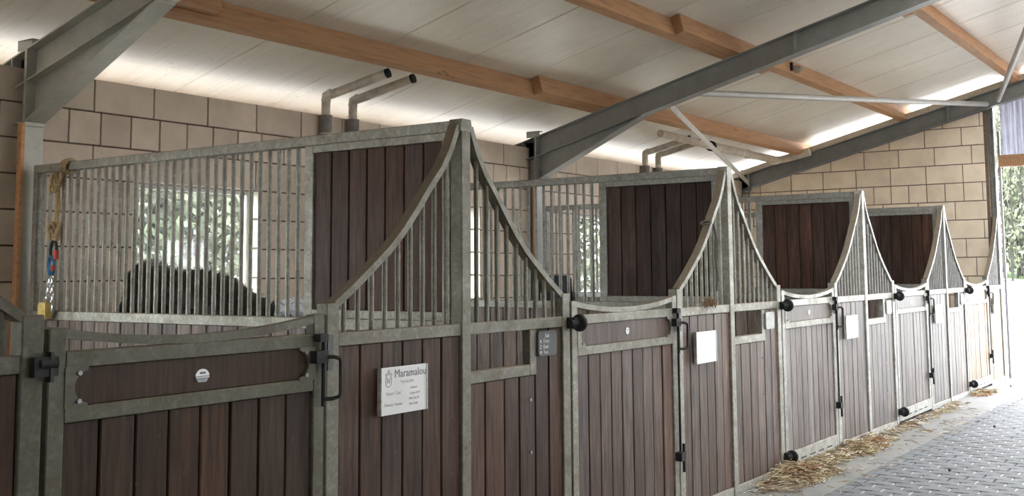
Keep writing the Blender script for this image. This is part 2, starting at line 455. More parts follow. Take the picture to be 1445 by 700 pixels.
for k, (w0, w1) in enumerate(WIN):
    f = MB(); y0, y1 = 4.045, 4.085
    t = .035
    f.box(w0, w1, y0, y1, WZ0, WZ0 + t).box(w0, w1, y0, y1, WZ1 - t, WZ1).box(w0, w0 + t, y0, y1, WZ0 + t, WZ1 - t).box(w1 - t, w1, y0, y1, WZ0 + t, WZ1 - t)
    wo = struct(f.build('window_%d' % (k + 1), frame_m))
    MB().box(w0 + t, w1 - t, 4.06, 4.066, WZ0 + t, WZ1 - t).build('pane', glass_m, wo)
    MB().box(w0, w1, 3.90, 4.045, WZ0 - .002, WZ0 + .012).build('sill', white_m, wo)
    r = MB()
    for i in range(4):
        zz = WZ0 + i * CH
        for xx in (w0, w1):
            s = 1 if xx == w0 else -1
            a, b = sorted((xx - s * .001, xx + s * .012))
            r.box(a, b, 3.90, 4.045, zz + .016, zz + CH - .004)
    r.build('reveal_block', block_m, wo, color=(.62, .58, .50))

# ------------------------------------------------------------------ setting: end wall
wall_e = MB()
def gable(y): return rz(y) - .25
poly = [(.08, 0), (4.12, 0), (4.12, gable(4.12)), (.08, gable(.08))]
wall_e.prism(poly, 'x', 12.612, 12.82)
wall_e = struct(wall_e.build('wall_back', mortar_m))
def clip(poly, f):
    out = []
    for i in range(len(poly)):
        a, b = poly[i], poly[(i + 1) % len(poly)]; fa, fb = f(a), f(b)
        if fa >= 0: out.append(a)
        if fa * fb < 0:
            t = fa / (fa - fb); out.append((a[0] + (b[0] - a[0]) * t, a[1] + (b[1] - a[1]) * t))
    return out
EC = (.82, .70, .565); EH = .2735
rest = MB()
row = 0; z = 3.39 - 13 * EH
while z < 4.2:
    half = row in (10,)
    pitch = .2625 if half else .525
    y = .96 - 4 * .525 + (.2625 if (row % 2 == 0 and not half) else 0)
    if row % 3 == 0: y += .13
    while y < 3.93:
        a, b = max(y, .12), min(y + pitch, 3.9)
        if b - a > .04:
            q = [(a + .006, z + .006), (b - .006, z + .006), (b - .006, z + EH - .006), (a + .006, z + EH - .006)]
            q = clip(q, lambda p: gable(p[0]) - .006 - p[1])
            if len(q) > 2:
                if z > 1.0:
                    cy = sum(p[0] for p in q) / len(q); cz = sum(p[1] for p in q) / len(q)
                    MB().prism([(p[0] - cy, p[1] - cz) for p in q], 'x', .02, -.012, .004, .004).build('block', block_m, wall_e, (12.61, cy, cz), jit(EC, .06, rb))
                else: rest.prism(q, 'x', 12.63, 12.598)
        y += pitch
    z += EH; row += 1
o = rest.build('block_courses', block_m, wall_e, color=EC); o['kind'] = 'stuff'

# plain shell outside the view: opposite wall, far-side gable, wall behind the camera
wr = MB().box(-9, 12.9, -8.12, -7.9, 0, WZ0).box(-9, 12.9, -8.12, -7.9, WZ1, 3.05)
wr.box(-9, .9, -8.12, -7.9, WZ0, WZ1)
for i in range(4, len(xs), 2): wr.box(xs[i], xs[i + 1], -8.12, -7.9, WZ0, WZ1)  # window openings added in the unseen wall for fill on the fronts
struct(wr.build('wall_right', plain('render', (.55, .52, .47), .9, 0, .1, 4)))
for i in range(2, len(WIN_S)): portal('portal_added_window', ((WIN_S[i][0] + WIN_S[i][1]) / 2, -8.0, 1.8), (0, 1, 0), 1.24, 1.0)
struct(MB().prism([(-8.12, 0), (-4.1, 0), (-4.1, gable(-4.1)), (-8.12, gable(-8.12))], 'x', 12.61, 12.82).build('wall_back_far', block_m, color=EC))
struct(MB().prism([(-8.12, 0), (4.12, 0), (4.12, rz(4.12)), (-2, rz(-2)), (-8.12, rz(-8.12))], 'x', -9.2, -9.0).build('wall_front', plain('render', (.55, .52, .47), .9, 0, .1, 4)))

# ------------------------------------------------------------------ setting: ceiling of insulated panels
CZ = .19
RW = .58          # half width of the added ridge light, an invented opening for fill
ceiling = bpy.data.objects.new('ceiling', None); C.objects.link(ceiling); struct(ceiling)
ang = math.atan(RS)
def slab(x0, x1, ya, yb):
    mb = MB(); za, zb = rz(ya) + CZ, rz(yb) + CZ
    poly = [(ya, za), (yb, zb), (yb, zb + .08), (ya, za + .08)]
    g = .004; c = .006
    vs = []; 
    for (x, dz) in ((x0 + g, c), (x0 + g + c, 0), (x1 - g - c, 0), (x1 - g, c)):
        vs += [(x, ya, za + dz), (x, yb, zb + dz)]
    vs += [(x1 - g, ya, za + .08), (x1 - g, yb, zb + .08), (x0 + g, ya, za + .08), (x0 + g, yb, zb + .08)]
    fs = [(2 * i, 2 * i + 1, 2 * ((i + 1) % 6) + 1, 2 * ((i + 1) % 6)) for i in range(6)]
    fs += [tuple(2 * i for i in range(6)), tuple(2 * i + 1 for i in range(6))[::-1]]
    return mb.add(vs, fs)
x = 1.715 - 1.045 * 10
while x < 14.2:
    q = RW if x > 1.0 else 0        # added ridge light opens over the far bays only, keeping the near end dim
    slab(x, x + 1.045, -2.0 + q, 4.75).build('panel', ceil_m, ceiling)
    slab(x, x + 1.045, -8.75, -2.0 - q).build('panel', ceil_m, ceiling)
    if not q: MB().box(x, x + 1.045, -2.06, -1.94, rz(-2) + CZ + .07, rz(-2) + CZ + .1).build('ridge_flashing', galv_m, ceiling, color=(.4, .4, .4))
    x += 1.045
XR1 = x
# closing sheet above the panel joints so that no sky shows between them
t = MB()
for ya, yb in ((-2.0 + RW, 4.75), (-8.75, -2.0 - RW)):
    t.prism([(ya, rz(ya) + CZ + .082), (yb, rz(yb) + CZ + .082), (yb, rz(yb) + CZ + .09), (ya, rz(ya) + CZ + .09)], 'x', -9.2, XR1)
t.build('roof_sheet', galv_m, ceiling, color=(.4, .4, .4))
# unseen ridge light added above the aisle as a source of fill
MB().prism([(-2.5, rz(-2.5) + CZ + .1), (-2, rz(-2) + CZ + .14), (-1.5, rz(-1.5) + CZ + .1), (-1.5, rz(-1.5) + CZ + .104), (-2, rz(-2) + CZ + .144), (-2.5, rz(-2.5) + CZ + .104)], 'x', -9.2, XR1).build('added_ridge_light', glass_m, ceiling)

# ------------------------------------------------------------------ purlins (run along the stalls, overlap over the frames)
TC = (.44, .245, .125)
sn, cs = math.sin(ang), math.cos(ang)
def purlin(yf, x0, x1, label, col, w=.095, h=.18, drop=0.0):
    """yf = Y of the lower corner that faces the aisle; section square to the roof slope"""
    o = (yf, rz(yf) + drop); poly = []
    for (a, b) in ((0, 0), (w, 0), (w, h), (0, h)):
        poly.append((o[0] + a * cs + b * sn, o[1] - a * sn + b * cs))
    cy, cz = poly[0]; cx = (x0 + x1) / 2
    mb = MB(); mb.prism([(p[0] - cy, p[1] - cz) for p in poly], 'x', x0 - cx, x1 - cx, .004, .004)
    ob = mb.build('roof_purlin', timber_m, None, (cx, cy, cz), col)
    return tag(ob, label, 'beam', 'roof purlins')
rows = [(2.89, 'lower'), (1.29, 'middle'), (-.31, 'upper'), (4.48, None), (-1.75, None)]
w = .097
for yf, nm in rows:
    if nm is None:
        purlin(yf, -9, 12.9, 'long timber roof purlin %s' % ('outside over the block wall' if yf > 0 else 'beside the added ridge light'), jit(TC, .05))
        continue
    purlin(yf - w, -9, .82, 'timber purlin of the %s row, nearest bay, ending just past the first steel rafter' % nm, jit(TC, .08), drop=.037, h=.142)
    purlin(yf, -.75 if nm != 'lower' else -.6, 7.3, 'timber purlin of the %s row between the first and second steel rafters' % nm, jit(TC, .06))
    purlin(yf - w, 4.95, 13.1, 'timber purlin of the %s row from the second steel rafter to the end wall' % nm, jit(TC, .06))

# ------------------------------------------------------------------ steel portal frames
SC = (.36, .37, .35)
def isection(p0, p1, upv, h, bw, tf, tw):
    """I-beam in the YZ plane: p0/p1 top centre line, h deep"""
    return None
def frame(X, label, col):
    t = thing('steel_portal_frame', label, 'steel frame', (X, 0, 0), 'steel portal frames')
    bw, tf, tw, h = .075, .011, .008, .235
    r = MB()
    ya, yb = 4.15, -2.0
    # rafter: top flange, bottom flange, web (square to slope)
    def strip(y0, y1, d0, d1, half):
        r.prism([(y0, rz(y0) - d1), (y1, rz(y1) - d1), (y1, rz(y1) - d0), (y0, rz(y0) - d0)], 'x', -half, half)
    strip(ya, yb, 0.0, tf, bw); strip(ya, yb, h - tf, h, bw); strip(ya, yb, tf, h - tf, tw / 2)
    r.build('rafter', zinc_m, t, color=col)
    r = MB()
    r.prism([(-8.1, rz(-8.1) - h), (-2, rz(-2) - h), (-2, rz(-2)), (-8.1, rz(-8.1))], 'x', -.02, .02)
    r.build('far_rafter', zinc_m, t, color=col)
    # haunch under the rafter at the eave (the gable frame has none)
    hz0, ye = (2.655, 2.36) if X < 12 else (2.86, 3.70)
    r = MB()
    r.prism([(3.77, hz0), (3.77, rz(3.77) - h), (ye, rz(ye) - h)], 'x', -tw / 2, tw / 2)
    r.prism([(3.77, hz0 - tf), (ye, rz(ye) - h - tf), (ye, rz(ye) - h), (3.77, hz0)], 'x', -bw, bw)
    r.build('haunch', zinc_m, t, color=col)
    # column: flange to the aisle, web, flange to the wall
    r = MB()
    r.box(-bw, bw, 3.77, 3.782, 0, rz(3.77) - .01).box(-bw, bw, 3.94, 3.952, 0, rz(3.95) - .01).box(-.004, .004, 3.782, 3.94, 0, rz(3.94) - .01)
    r.build('column', zinc_m, t, color=col)
    r = MB(); r.box(-bw, bw, 3.756, 3.77, hz0 - .03, rz(3.76) + .0).box(-bw, bw, 3.782, 3.94, hz0 - .01, hz0)
    r.build('end_plate', zinc_m, t, color=col)
    r = MB(); r.box(-bw, -.004, 1.0 - .4, 1.01 - .4, rz(.6) - h + tf, rz(.6) - tf)
    r.build('stiffener', zinc_m, t, color=col)
    # cleat on the column head
    r = MB(); r.box(-.06, -.052, 3.72, 3.9, rz(3.8) + .0, rz(3.8) + .075).box(-.06, .02, 3.72, 3.9, rz(3.8) + .067, rz(3.8) + .075)
    r.build('eave_cleat', zinc_m, t, color=jit(col, .1))
    return t
frame(0, 'galvanised steel frame whose haunched rafter rises from the first partition', (.46, .465, .42))
frame(2 * P, 'galvanised steel frame crossing the whole ceiling over the third partition', (.30, .31, .305))
e = frame(12.62, 'dark steel rafter frame along the top of the end block wall', (.24, .25, .25))
frame(-2 * P, 'steel portal frame behind the camera', SC)
# timber board on the end rafter
b = MB(); b.prism([(4.1, rz(4.1)), (-1.9, rz(-1.9)), (-1.9, rz(-1.9) + .085), (4.1, rz(4.1) + .085)], 'x', 12.55, 12.65)
tag(b.build('verge_board', timber_m, color=(.55, .48, .38)), 'pale timber board lying along the top of the end rafter', 'board')
# timber posts beside the columns
for X, lab in ((0, 'orange timber post beside the first steel column'), (2 * P, 'orange timber post beside the second steel column')):
    o = span('timber_post', X - .104, X - .077, 3.74, 3.79, 0, 2.64, timber_m, None, (.62, .34, .17)); tag(o, lab, 'post', 'timber posts beside the columns')

# wind bracing between second frame and end frame
def tubething(name, pts, r, mt, label, cat, col=None, n=12, group=None):
    c = Vector(pts[0]); o = MB().tube([Vector(p) - c for p in pts], r, n).build(name, mt, None, c, col, True)
    return tag(o, label, cat, group)
tubething('brace_pipe', [(6.40, 1.77, 3.50), (12.5, .04, 3.96)], .036, zinc_m, 'grey round brace pipe running level from the second rafter to the doorway corner', 'pipe', (.42, .42, .41))
tubething('brace_pipe', [(12.45, -.13, 4.0), (6.45, -1.82, 4.47)], .036, zinc_m, 'grey round brace pipe slanting up from the doorway corner', 'pipe', (.42, .42, .41))
a, b2 = Vector((6.55, 2.16, 3.42)), Vector((12.5, 3.74, 3.0)); d = (b2 - a).normalized(); sd = Vector((0, 0, 1)); sd = (sd - d * sd.dot(d)).normalized(); nn = d.cross(sd)
mb = MB(); vs = []
for p in (a, b2):
    for s, q in ((1, 1), (1, -1), (-1, -1), (-1, 1)): vs.append(p + sd * .04 * s + nn * .006 * q - a)
mb.add(vs, [(0, 1, 2, 3), (7, 6, 5, 4), (0, 4, 5, 1), (1, 5, 6, 2), (2, 6, 7, 3), (3, 7, 4, 0)])
tag(mb.build('brace_bar', zinc_m, None, a, (.52, .5, .46)), 'flat steel brace bar running down to the far end of the eave', 'brace')

# doorway at the end of the aisle
dr = bpy.data.objects.new('door_1', None); C.objects.link(dr); struct(dr); dr.location = (12.75, 0, 0)
MB().box(-.07, .07, .0, .012, 0, gable(0) + .1).box(-.07, .07, .11, .122, 0, gable(.1) + .1).box(-.004, .004, .012, .11, 0, gable(0) + .1).build('door_post', galv_m, dr, color=(.38, .385, .37))
MB().box(-.07, .07, -4.12, -4.1, 0, 3.9).build('door_post', galv_m, dr, color=(.38, .385, .37))
MB().box(.04, .12, -4.1, -.03, 3.065, 3.235).build('door_beam', timber_m, dr, color=(.36, .19, .10))
MB().tube([(.09, .03, 0.02), (.09, .03, 3.0)], .022, 8).build('guide_rail', plain('painted_rail', (.72, .74, .77), .4), dr, smooth=True)
MB().box(.16, .2, -.03, .0, 0, 3.6).build('door_jamb', plain('dark_jamb', (.16, .14, .16), .6), dr)
mb = MB(); y = -.06; k = 0                      # corrugated translucent sheet above the beam
prof = []
while y > -4.1: prof.append((y, .008 if k % 2 else -.008)); y -= .038; k += 1
vs = []; fs = []
for (yy, dx) in prof: vs += [(.13 + dx, yy, 3.2), (.13 + dx, yy, rz(yy) + .1)]
for i in range(len(prof) - 1): fs.append((2 * i, 2 * i + 1, 2 * i + 3, 2 * i + 2))
mb.add(vs, fs).build('skylight_sheet', poly_m, dr)

# ------------------------------------------------------------------ pipes
def mitre(X, Xt, label, dark=True):
    t = thing('drop_pipe', label, 'pipe', (X, 3.84, 0), 'drop pipes on the block wall')
    top = (Xt - X, 3.24 - 3.84, 3.385)
    MB().tube([(0, 0, 2.3), (0, 0, 3.2), (.02, -.06, 3.235), top], .042, 12).build('pipe', pvc_m, t, smooth=True)
    MB().tube([(0, 0, 2.35), (0, 0, 3.04)], .062, 12).build('sleeve', pvcdark_m, t, smooth=True)
    MB().tube([(0, 0, 2.86), (0, 0, 2.875)], .065, 12).build('joint_ring', pvc_m, t, smooth=True)
    MB().tube([(0, 0, 3.17), (0, -.005, 3.215), (.02, -.06, 3.245)], .047, 12).build('elbow', pvc_m, t, smooth=True)
    d = (Vector(top) - Vector((.02, -.06, 3.235))).normalized()
    MB().tube([Vector(top), Vector(top) + d * .03], .045, 12).build('open_end', black_m, t, smooth=True)
mitre(2.905, 3.06, 'left one of the two dirty grey drop pipes above the first partition')
mitre(3.262, 3.41, 'right one of the two dirty grey drop pipes above the first partition')
mitre(9.11, 9.26, 'left one of the two beige drop pipes above the second partition')
mitre(9.50, 9.65, 'right one of the two beige drop pipes above the second partition')
t = thing('lagged_pipe', 'pale lagged pipe slung under the lower purlin near the end wall', 'pipe', (10.2, 3.2, 3.34))
MB().tube([(-1.9, -.02, .02), (-.35, 0, .0)], .05, 12).build('pipe', lag_m, t, smooth=True)
MB().tube([(-.33, 0, 0), (-.27, 0, 0)], .075, 12).build('collar', black_m, t, smooth=True)
MB().tube([(-.27, 0, 0), (1.0, .02, -.0), (2.2, .02, -.0)], .062, 12).build('pipe', lag_m, t, smooth=True)
MB().tube([(1.0, .02, 0), (1.05, .02, 0)], .07, 12).build('joint_ring', lag_m, t, smooth=True)
MB().tube([(2.1, .06, -.02), (2.25, -.05, .005), (2.25, -.52, .10)], .062, 12).build('elbow', lag_m, t, smooth=True)

NX = 7.9
nest = MB(); vs = []; fs = []
for i in range(7):
    a = PI / 2 * i / 6; z = -.07 * math.cos(a)
    for j in range(9):
        b = PI * j / 8; rr_ = .11 * (.25 + .75 * math.sin(a)) * (1 + .07 * math.sin(j * 2.3 + i * 1.7)); vs.append((rr_ * math.cos(b), -rr_ * math.sin(b) * .9, z))
for i in range(6):
    for j in range(8): fs.append((i * 9 + j, i * 9 + j + 1, (i + 1) * 9 + j + 1, (i + 1) * 9 + j))
fs.append(tuple(6 * 9 + j for j in range(9)))
nest.add(vs, fs)
no = nest.build('bird_nest', plain('dried_mud', (.30, .24, .18), .95, 0, .35, 40), None, (NX, 1.208, rz(1.19) + .10), smooth=True)
tag(no, 'small mud swallow nest stuck to the middle purlin just past the crossing rafter', 'nest')
o = MB().box(-.16, -.152, -.035, .0, -.07, .03).build('nest_bracket', blacksteel_m, no)

# ------------------------------------------------------------------ stable partitions
GAL = (.30, .295, .265)
LOWER_WOOD = (.19, .155, .145)      # boards below the grille, paler and greyer than those above
def partition(k, label, tint, wood):
    X = k * P; rr = random.Random(100 + k)
    t = thing('stable_partition', label, 'stable partition', (X, 0, 0), 'grilled partitions between the stalls')
    g = tint
    span('top_rail', -.03, .03, .075, 3.70, 2.292, 2.347, galv_m, t, g)
    span('end_post', -.03, .03, 3.65, 3.70, 0, 2.292, galv_m, t, jit(g, .05, rr))
    span('middle_post', -.03, .03, 1.02, 1.085, 1.36, 2.292, galv_m, t, jit(g, .08, rr))
    span('panel_rail', -.03, .03, .12, 1.02, 2.25, 2.292, galv_m, t, jit(g, .05, rr))
    span('panel_rail', -.03, .03, .12, 1.02, 1.36, 1.405, galv_m, t, jit(g, .05, rr))
    span('middle_rail', -.03, .03, .075, 3.65, 1.302, 1.36, galv_m, t, tuple(c * 1.15 for c in g))
    span('front_post', -.03, .03, .075, .125, 0, 2.292, galv_m, t, jit(g, .05, rr))
    span('bottom_rail', -.03, .03, .125, 3.65, .02, .08, galv_m, t, g)
    n = 33; y = 3.61
    while y > 1.12:
        rod('grille_bar', (0, y, 1.36), (0, y, 2.292), .0133, galv_m, t, jit(g, .12, rr)); y -= .0765
    n = 7; pw = (1.02 - .125) / n
    for i in range(n):
        span('plank', -.019, .019, .125 + i * pw + .004, .125 + (i + 1) * pw - .004, 1.405, 2.25, plank_m, t, jitw(wood, .35, rr), .004)
    span('gap_backing', -.006, .006, .13, 1.02, 1.40, 2.255, plank_m, t, (.02, .012, .01))  # added dark sheet, stops light leaking through the plank gaps
    span('gap_backing', -.006, .006, .13, 3.64, .07, 1.305, plank_m, t, (.03, .022, .02))
    n = 26; pw = (3.65 - .125) / n
    for i in range(n):
        span('plank', -.019, .019, .125 + i * pw + .004, .125 + (i + 1) * pw - .004, .08, 1.302, plank_m, t, jitw(LOWER_WOOD, .2, rr), .004)
    return t
partition(0, 'nearest grilled stable partition with a rope tied to its top rail', GAL, (.060, .031, .024))
partition(1, 'second grilled stable partition, planked beside the second tall front post', (.27, .27, .255), (.052, .029, .024))
partition(2, 'third stable partition, under the column of the steel rafter crossing the ceiling', (.25, .25, .24), (.048, .026, .021))
partition(3, 'farthest stable partition, in front of the end block wall', (.25, .25, .235), (.048, .025, .019))

# ------------------------------------------------------------------ stable fronts
ARM = [(.0, 2.385), (.05, 2.315), (.108, 2.19), (.175, 2.09), (.258, 2.003), (.35, 1.895), (.446, 1.79), (.545, 1.70), (.644, 1.627), (.76, 1.545), (.88, 1.467)]
def arm_z(x):
    x = abs(x)
    for (a, b), (c, d) in zip(ARM, ARM[1:]):
        if a <= x <= c: return b + (d - b) * (x - a) / (c - a)
    return ARM[-1][1]
def arm(sgn, parent, col, reach):
    pts = [(sgn * x * reach / .88 if x > 0 else 0, z) for x, z in ARM[1:]]
    nr = []
    for i in range(len(pts)):
        a = pts[max(0, i - 1)]; b = pts[min(len(pts) - 1, i + 1)]; dx, dz = b[0] - a[0], b[1] - a[1]; L = math.hypot(dx, dz); nr.append((-dz / L, dx / L))
    return MB().sweep(pts, nr, .016, .0, .055).build('curved_arm', galv_m, parent, color=col)
WOODS = {-1: (.044, .024, .015), 0: (.058, .032, .023), 1: (.115, .080, .067), 2: (.140, .115, .104), 3: (.130, .113, .104), 4: (.19, .135, .085)}  # tone per front: wood and weathering, with the aisle's light falloff partly painted in
STEEL = {-1: (.085, .083, .064), 0: (.165, .158, .128), 1: (.28, .27, .235), 2: (.32, .315, .295), 3: (.22, .218, .21), 4: (.18, .18, .175)}  # steel and dirt tone, with the dimness of the near end partly painted in
LATCH = {-1: .915, 0: .95, 1: .885, 2: .915, 3: .915, 4: .915}     # distance of the latch post's outer edge from the peak post
RZ0, RZ1 = 1.293, 1.35
def bolts(parent, pts):
    for (x, z) in pts:
        MB().tube([(x, -.001, z), (x, -.008, z)], .009, 8).build('bolt', dull_m, parent, smooth=True)
def front(k, label):
    X = k * P; rr = random.Random(200 + k)
    g = STEEL[k]; wd = WOODS[k]
    t = thing('stable_facade', label, 'stable front', (X, 0, 0), 'stable front sections')
    span('peak_post', -.036, .036, -.006, .065, 0, 2.335, galv_m, t, jit(g, .06, rr), .004)
    MB().prism([(-.05, 2.29), (.05, 2.29), (.036, 2.352), (-.036, 2.352)], 'y', -.008, .07).build('peak_cap', galv_m, t, color=g)
    lp = LATCH[k]; lp0, lp1 = -lp, -lp + .075
    sides = []
    if k > -1: sides.append(-1)
    if k < 4: sides.append(1)
    for s in sides:
        if s < 0:
            x0, x1 = lp1, -.036
            span('latch_post', lp0, lp1, -.004, .06, 0, 1.475, galv_m, t, jit(g, .06, rr), .004)
        else:
            x0, x1 = .036, .875
            span('hinge_post', .875, .95, -.004, .06, 0, 1.475, galv_m, t, jit(g, .06, rr), .004)
        arm(s, t, jit(g, .06, rr), .88 if s > 0 else lp - .06)
        span('rail', x0, x1, .0, .05, RZ0, RZ1, galv_m, t, jit(g, .05, rr))
        span('bottom_rail', x0, x1, .0, .05, .0, .06, galv_m, t, jit(g, .05, rr))
        if s < 0: span('gap_backing', x0, x1, .028, .036, .05, RZ0 + .005, plank_m, t, (.02, .014, .012))  # added dark backing that blocks light behind the front planks
        else:
            span('gap_backing', x0, x1, .028, .036, .05, 1.06, plank_m, t, (.02, .014, .012)); span('gap_backing', .6, x1, .028, .036, 1.06, RZ0 + .005, plank_m, t, (.02, .014, .012))
        # vertical bars under the arm
        nb = 9; L = abs(x1 - x0)
        for i in range(1, nb + 1):
            x = s * (.036 + L * i / (nb + .6))
            sc = .88 / (.88 if s > 0 else lp - .06)
            rod('grille_bar', (x, .027, RZ1), (x, .027, round(arm_z(x * sc) - .008, 3)), .0118, galv_m, t, jit(g, .1, rr), 8)
        if s < 0:
            n = 6; pw = (x1 - x0) / n
            for i in range(n):
                span('plank', x0 + i * pw + .004, x0 + (i + 1) * pw - .004, .008 + rr.uniform(0, .004), .044, .06, RZ0, plank_m, t, jitw(wd, .32, rr), .004)
        else:
            fx, fz0 = .556, 1.112
            span('feed_post', fx, fx + .062, .0, .05, 1.055, RZ0, galv_m, t, jit(g, .05, rr))
            span('feed_rail', .036, fx, .0, .05, 1.055, fz0, galv_m, t, jit(g, .05, rr))
            ws = [.036, .17, .335, .468, .612, .748, .875]
            for a, b in zip(ws, ws[1:]):
                top = RZ0 if a > .6 else 1.055
                a2 = a if abs(a - .612) > .001 else .618
                b3 = b if abs(b - .612) > .001 else (.612)
                span('plank', a2 + .004, b3 - .004, .008 + rr.uniform(0, .004), .044, .06, top, plank_m, t, jitw(wd, .32, rr), .004)
            pl = MB()
            span('plank', .618, .875, .0, .001, 1.05, 1.051, plank_m, t, wd) if False else None
            if k >= 0: bolts(t, [(.55, .93), (.55, .66), (.55, .36)])
    return t
FRONT_LABEL = {-1: 'dark stable front section at the left edge of the photo',
    0: 'tallest-looking stable front section with the lettered white name board',
    1: 'stable front section around the second tall post, carrying the first blank white sign',
    2: 'grey stable front section around the third tall post',
    3: 'grey stable front section around the fourth tall post',
    4: 'pale half stable front section against the doorway column'}
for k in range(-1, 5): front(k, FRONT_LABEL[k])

# ------------------------------------------------------------------ stable doors
def door(k, label, badge):
    X = k * P; rr = random.Random(300 + k)
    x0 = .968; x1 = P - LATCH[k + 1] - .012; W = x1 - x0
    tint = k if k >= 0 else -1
    g = tuple((a + b) / 2 for a, b in zip(STEEL[k], STEEL[k + 1])) if k > -1 else (.088, .086, .066)  # door tones follow the fronts, painted light falloff included
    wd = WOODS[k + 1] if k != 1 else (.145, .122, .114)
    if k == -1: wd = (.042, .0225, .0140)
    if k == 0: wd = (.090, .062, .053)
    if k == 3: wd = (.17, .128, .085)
    t = thing('stable_gate', label, 'stable door', (X + x0, 0, 0), 'stable doors')
    y0, y1 = -.004, .046; st = .062
    span('stile', 0, st, y0, y1, .03, 1.43, galv_m, t, jit(g, .05, rr), .004)
    span('stile', W - st, W, y0, y1, .03, 1.43, galv_m, t, jit(g, .05, rr), .004)
    span('top_rail', st, W - st, y0, y1, 1.298, 1.352, galv_m, t, jit(g, .05, rr))
    span('middle_rail', st, W - st, y0, y1, 1.122, 1.173, galv_m, t, jit(g, .05, rr))
    kick = span('kick_rail', st, W - st, y0, y1, .03, .15, galv_m, t, tuple(c * 1.05 for c in g))
    n = 5
    for i in range(n):
        a = st + .05 + i * (W - 2 * st - .1) / n
        MB().box(a, a + .13, y0 - .001, y0 + .004, .068, .079).build('slot', black_m, t)
    pts = []; nr = []
    m = 14
    for i in range(m + 1):
        u = i / m; x = .012 + u * (W - .024); z = 1.366 + .052 * (2 * u - 1) ** 2; dz = .052 * 4 * (2 * u - 1) / W
        L = math.hypot(1, dz); pts.append((x, z)); nr.append((-dz / L, 1 / L))
    MB().sweep(pts, nr, .015, y0 + .002, y1 - .002).build('arched_rail', galv_m, t, color=jit(g, .05, rr))
    span('name_plank', st, W - st, .006, .03, 1.173, 1.298, plank_m, t, jit(wd, .1, rr))
    # cut-out corner plates at both ends of the name plank
    for s in (0, 1):
        xa = st - .004 if s == 0 else W - st + .004; d = 1 if s == 0 else -1
        arc = [(xa, 1.168), (xa + d * .085, 1.168)]
        for i in range(9):
            th = -PI / 2 + PI * i / 8
            arc.append((xa + d * (.085 - .05 * math.cos(th)), 1.235 + .052 * math.sin(th)))
        arc += [(xa + d * .085, 1.302), (xa, 1.302)]
        # triangulated as a fan-safe strip: two outline columns
        mb = MB(); vs = []; L = []
        zs = [1.168 + (1.302 - 1.168) * i / 12 for i in range(13)]
        for z in zs:
            dz = z - 1.235; e = .085 - (.05 * math.sqrt(max(0, 1 - (dz / .052) ** 2)) if abs(dz) < .052 else 0)
            L.append(e)
            vs += [(xa, -.008, z), (xa + d * e, -.008, z), (xa + d * e, .006, z), (xa, .006, z)]
        fs = []
        for i in range(12):
            for q in range(4): fs.append((i * 4 + q, i * 4 + (q + 1) % 4, (i + 1) * 4 + (q + 1) % 4, (i + 1) * 4 + q))
        fs += [(0, 1, 2, 3), (51, 50, 49, 48)]
        pl = mb.add(vs, fs).build('corner_plate', galv_m, t, color=jit(g, .08, rr))
        for z in (1.19, 1.28):
            MB().tube([(xa + d * .05, -.008, z), (xa + d * .05, -.015, z)], .008, 8).build('screw', dull_m, pl, smooth=True)
    # sticker
    bx = W / 2
    if badge == 'half':
        ang_ = [PI * i / 12 for i in range(13)]
        b = MB().prism([(bx + .031 * math.cos(a), 1.228 + .026 * math.sin(a)) for a in ang_], 'y', .006, .003).build('badge', silver_m, t)
        MB().box(bx - .012, bx + .013, .0015, .004, 1.236, 1.2435).build('badge_print', ink_m, b)
        MB().box(bx - .03, bx + .03, .0018, .004, 1.2215, 1.2255).build('badge_print', silver_m, b)
        MB().prism([(bx - .028, 1.219), (bx + .028, 1.219), (bx + .018, 1.206), (bx - .018, 1.206)], 'y', .006, .003).build('badge_print', dull_m, b)
    else:
        b = MB().prism([(bx + .021 * math.cos(2 * PI * i / 16), 1.235 + .021 * math.sin(2 * PI * i / 16)) for i in range(16)], 'y', .006, .003).build('badge', silver_m, t)
        MB().box(bx - .009, bx + .009, .002, .004, 1.2375, 1.244).build('badge_print', ink_m, b)
        MB().box(bx - .006, bx + .006, .002, .004, 1.2235, 1.228).build('badge_print', dull_m, b)
    span('gap_backing', st - .005, W - st + .005, .026, .034, .14, 1.13, plank_m, t, (.02, .014, .012))  # added dark sheet keeps light out of the door's plank gaps
    n = 8 if W < 1.25 else 9; pw = (W - 2 * st) / n
    for i in range(n):
        span('plank', st + i * pw + .004, st + (i + 1) * pw - .004, .006 + rr.uniform(0, .006), .042, .15, 1.122, plank_m, t, jitw(wd, .3, rr), .004)
    # hinges: black round covers bridging post and stile
    for z in ((1.312, .135) if k > -1 else (1.312, .135)):
        if k == -1:
            h = MB().box(-.065, .018, -.032, -.004, z - .032, z + .03).build('hinge', black_m, t)
            MB().tube([(-.045, -.026, z + .008), (.014, -.028, z + .008)], .016, 10).build('hinge_arm', black_m, h, smooth=True)
            MB().box(-.012, .0, -.036, -.004, z - .05, z + .045).build('hinge_plate', blacksteel_m, h)
            continue
        h = MB().tube([(-.012, -.05, z), (-.006, -.05, z), (.022, -.05, z), (.03, -.05, z)], [.030, .046, .046, .036], 16).build('hinge', black_m, t, smooth=True)
        MB().tube([(-.06, -.03, z), (-.01, -.04, z)], [.022, .026], 12).build('hinge_arm', black_m, h, smooth=True)
        MB().tube([(.004, -.05, z), (.010, -.05, z)], .049, 16).build('hinge_ring', blacksteel_m, h, smooth=True)
        MB().box(-.05, .03, -.05, -.004, z - .03, z + .03).build('hinge_plate', black_m, h)
    # bolt with looped handle and its keeper
    xl = W - .03
    l = MB().tube([(xl + .0, -.03, 1.06), (xl + .0, -.03, 1.345)], .010, 10).build('door_bolt', blacksteel_m, t, smooth=True)
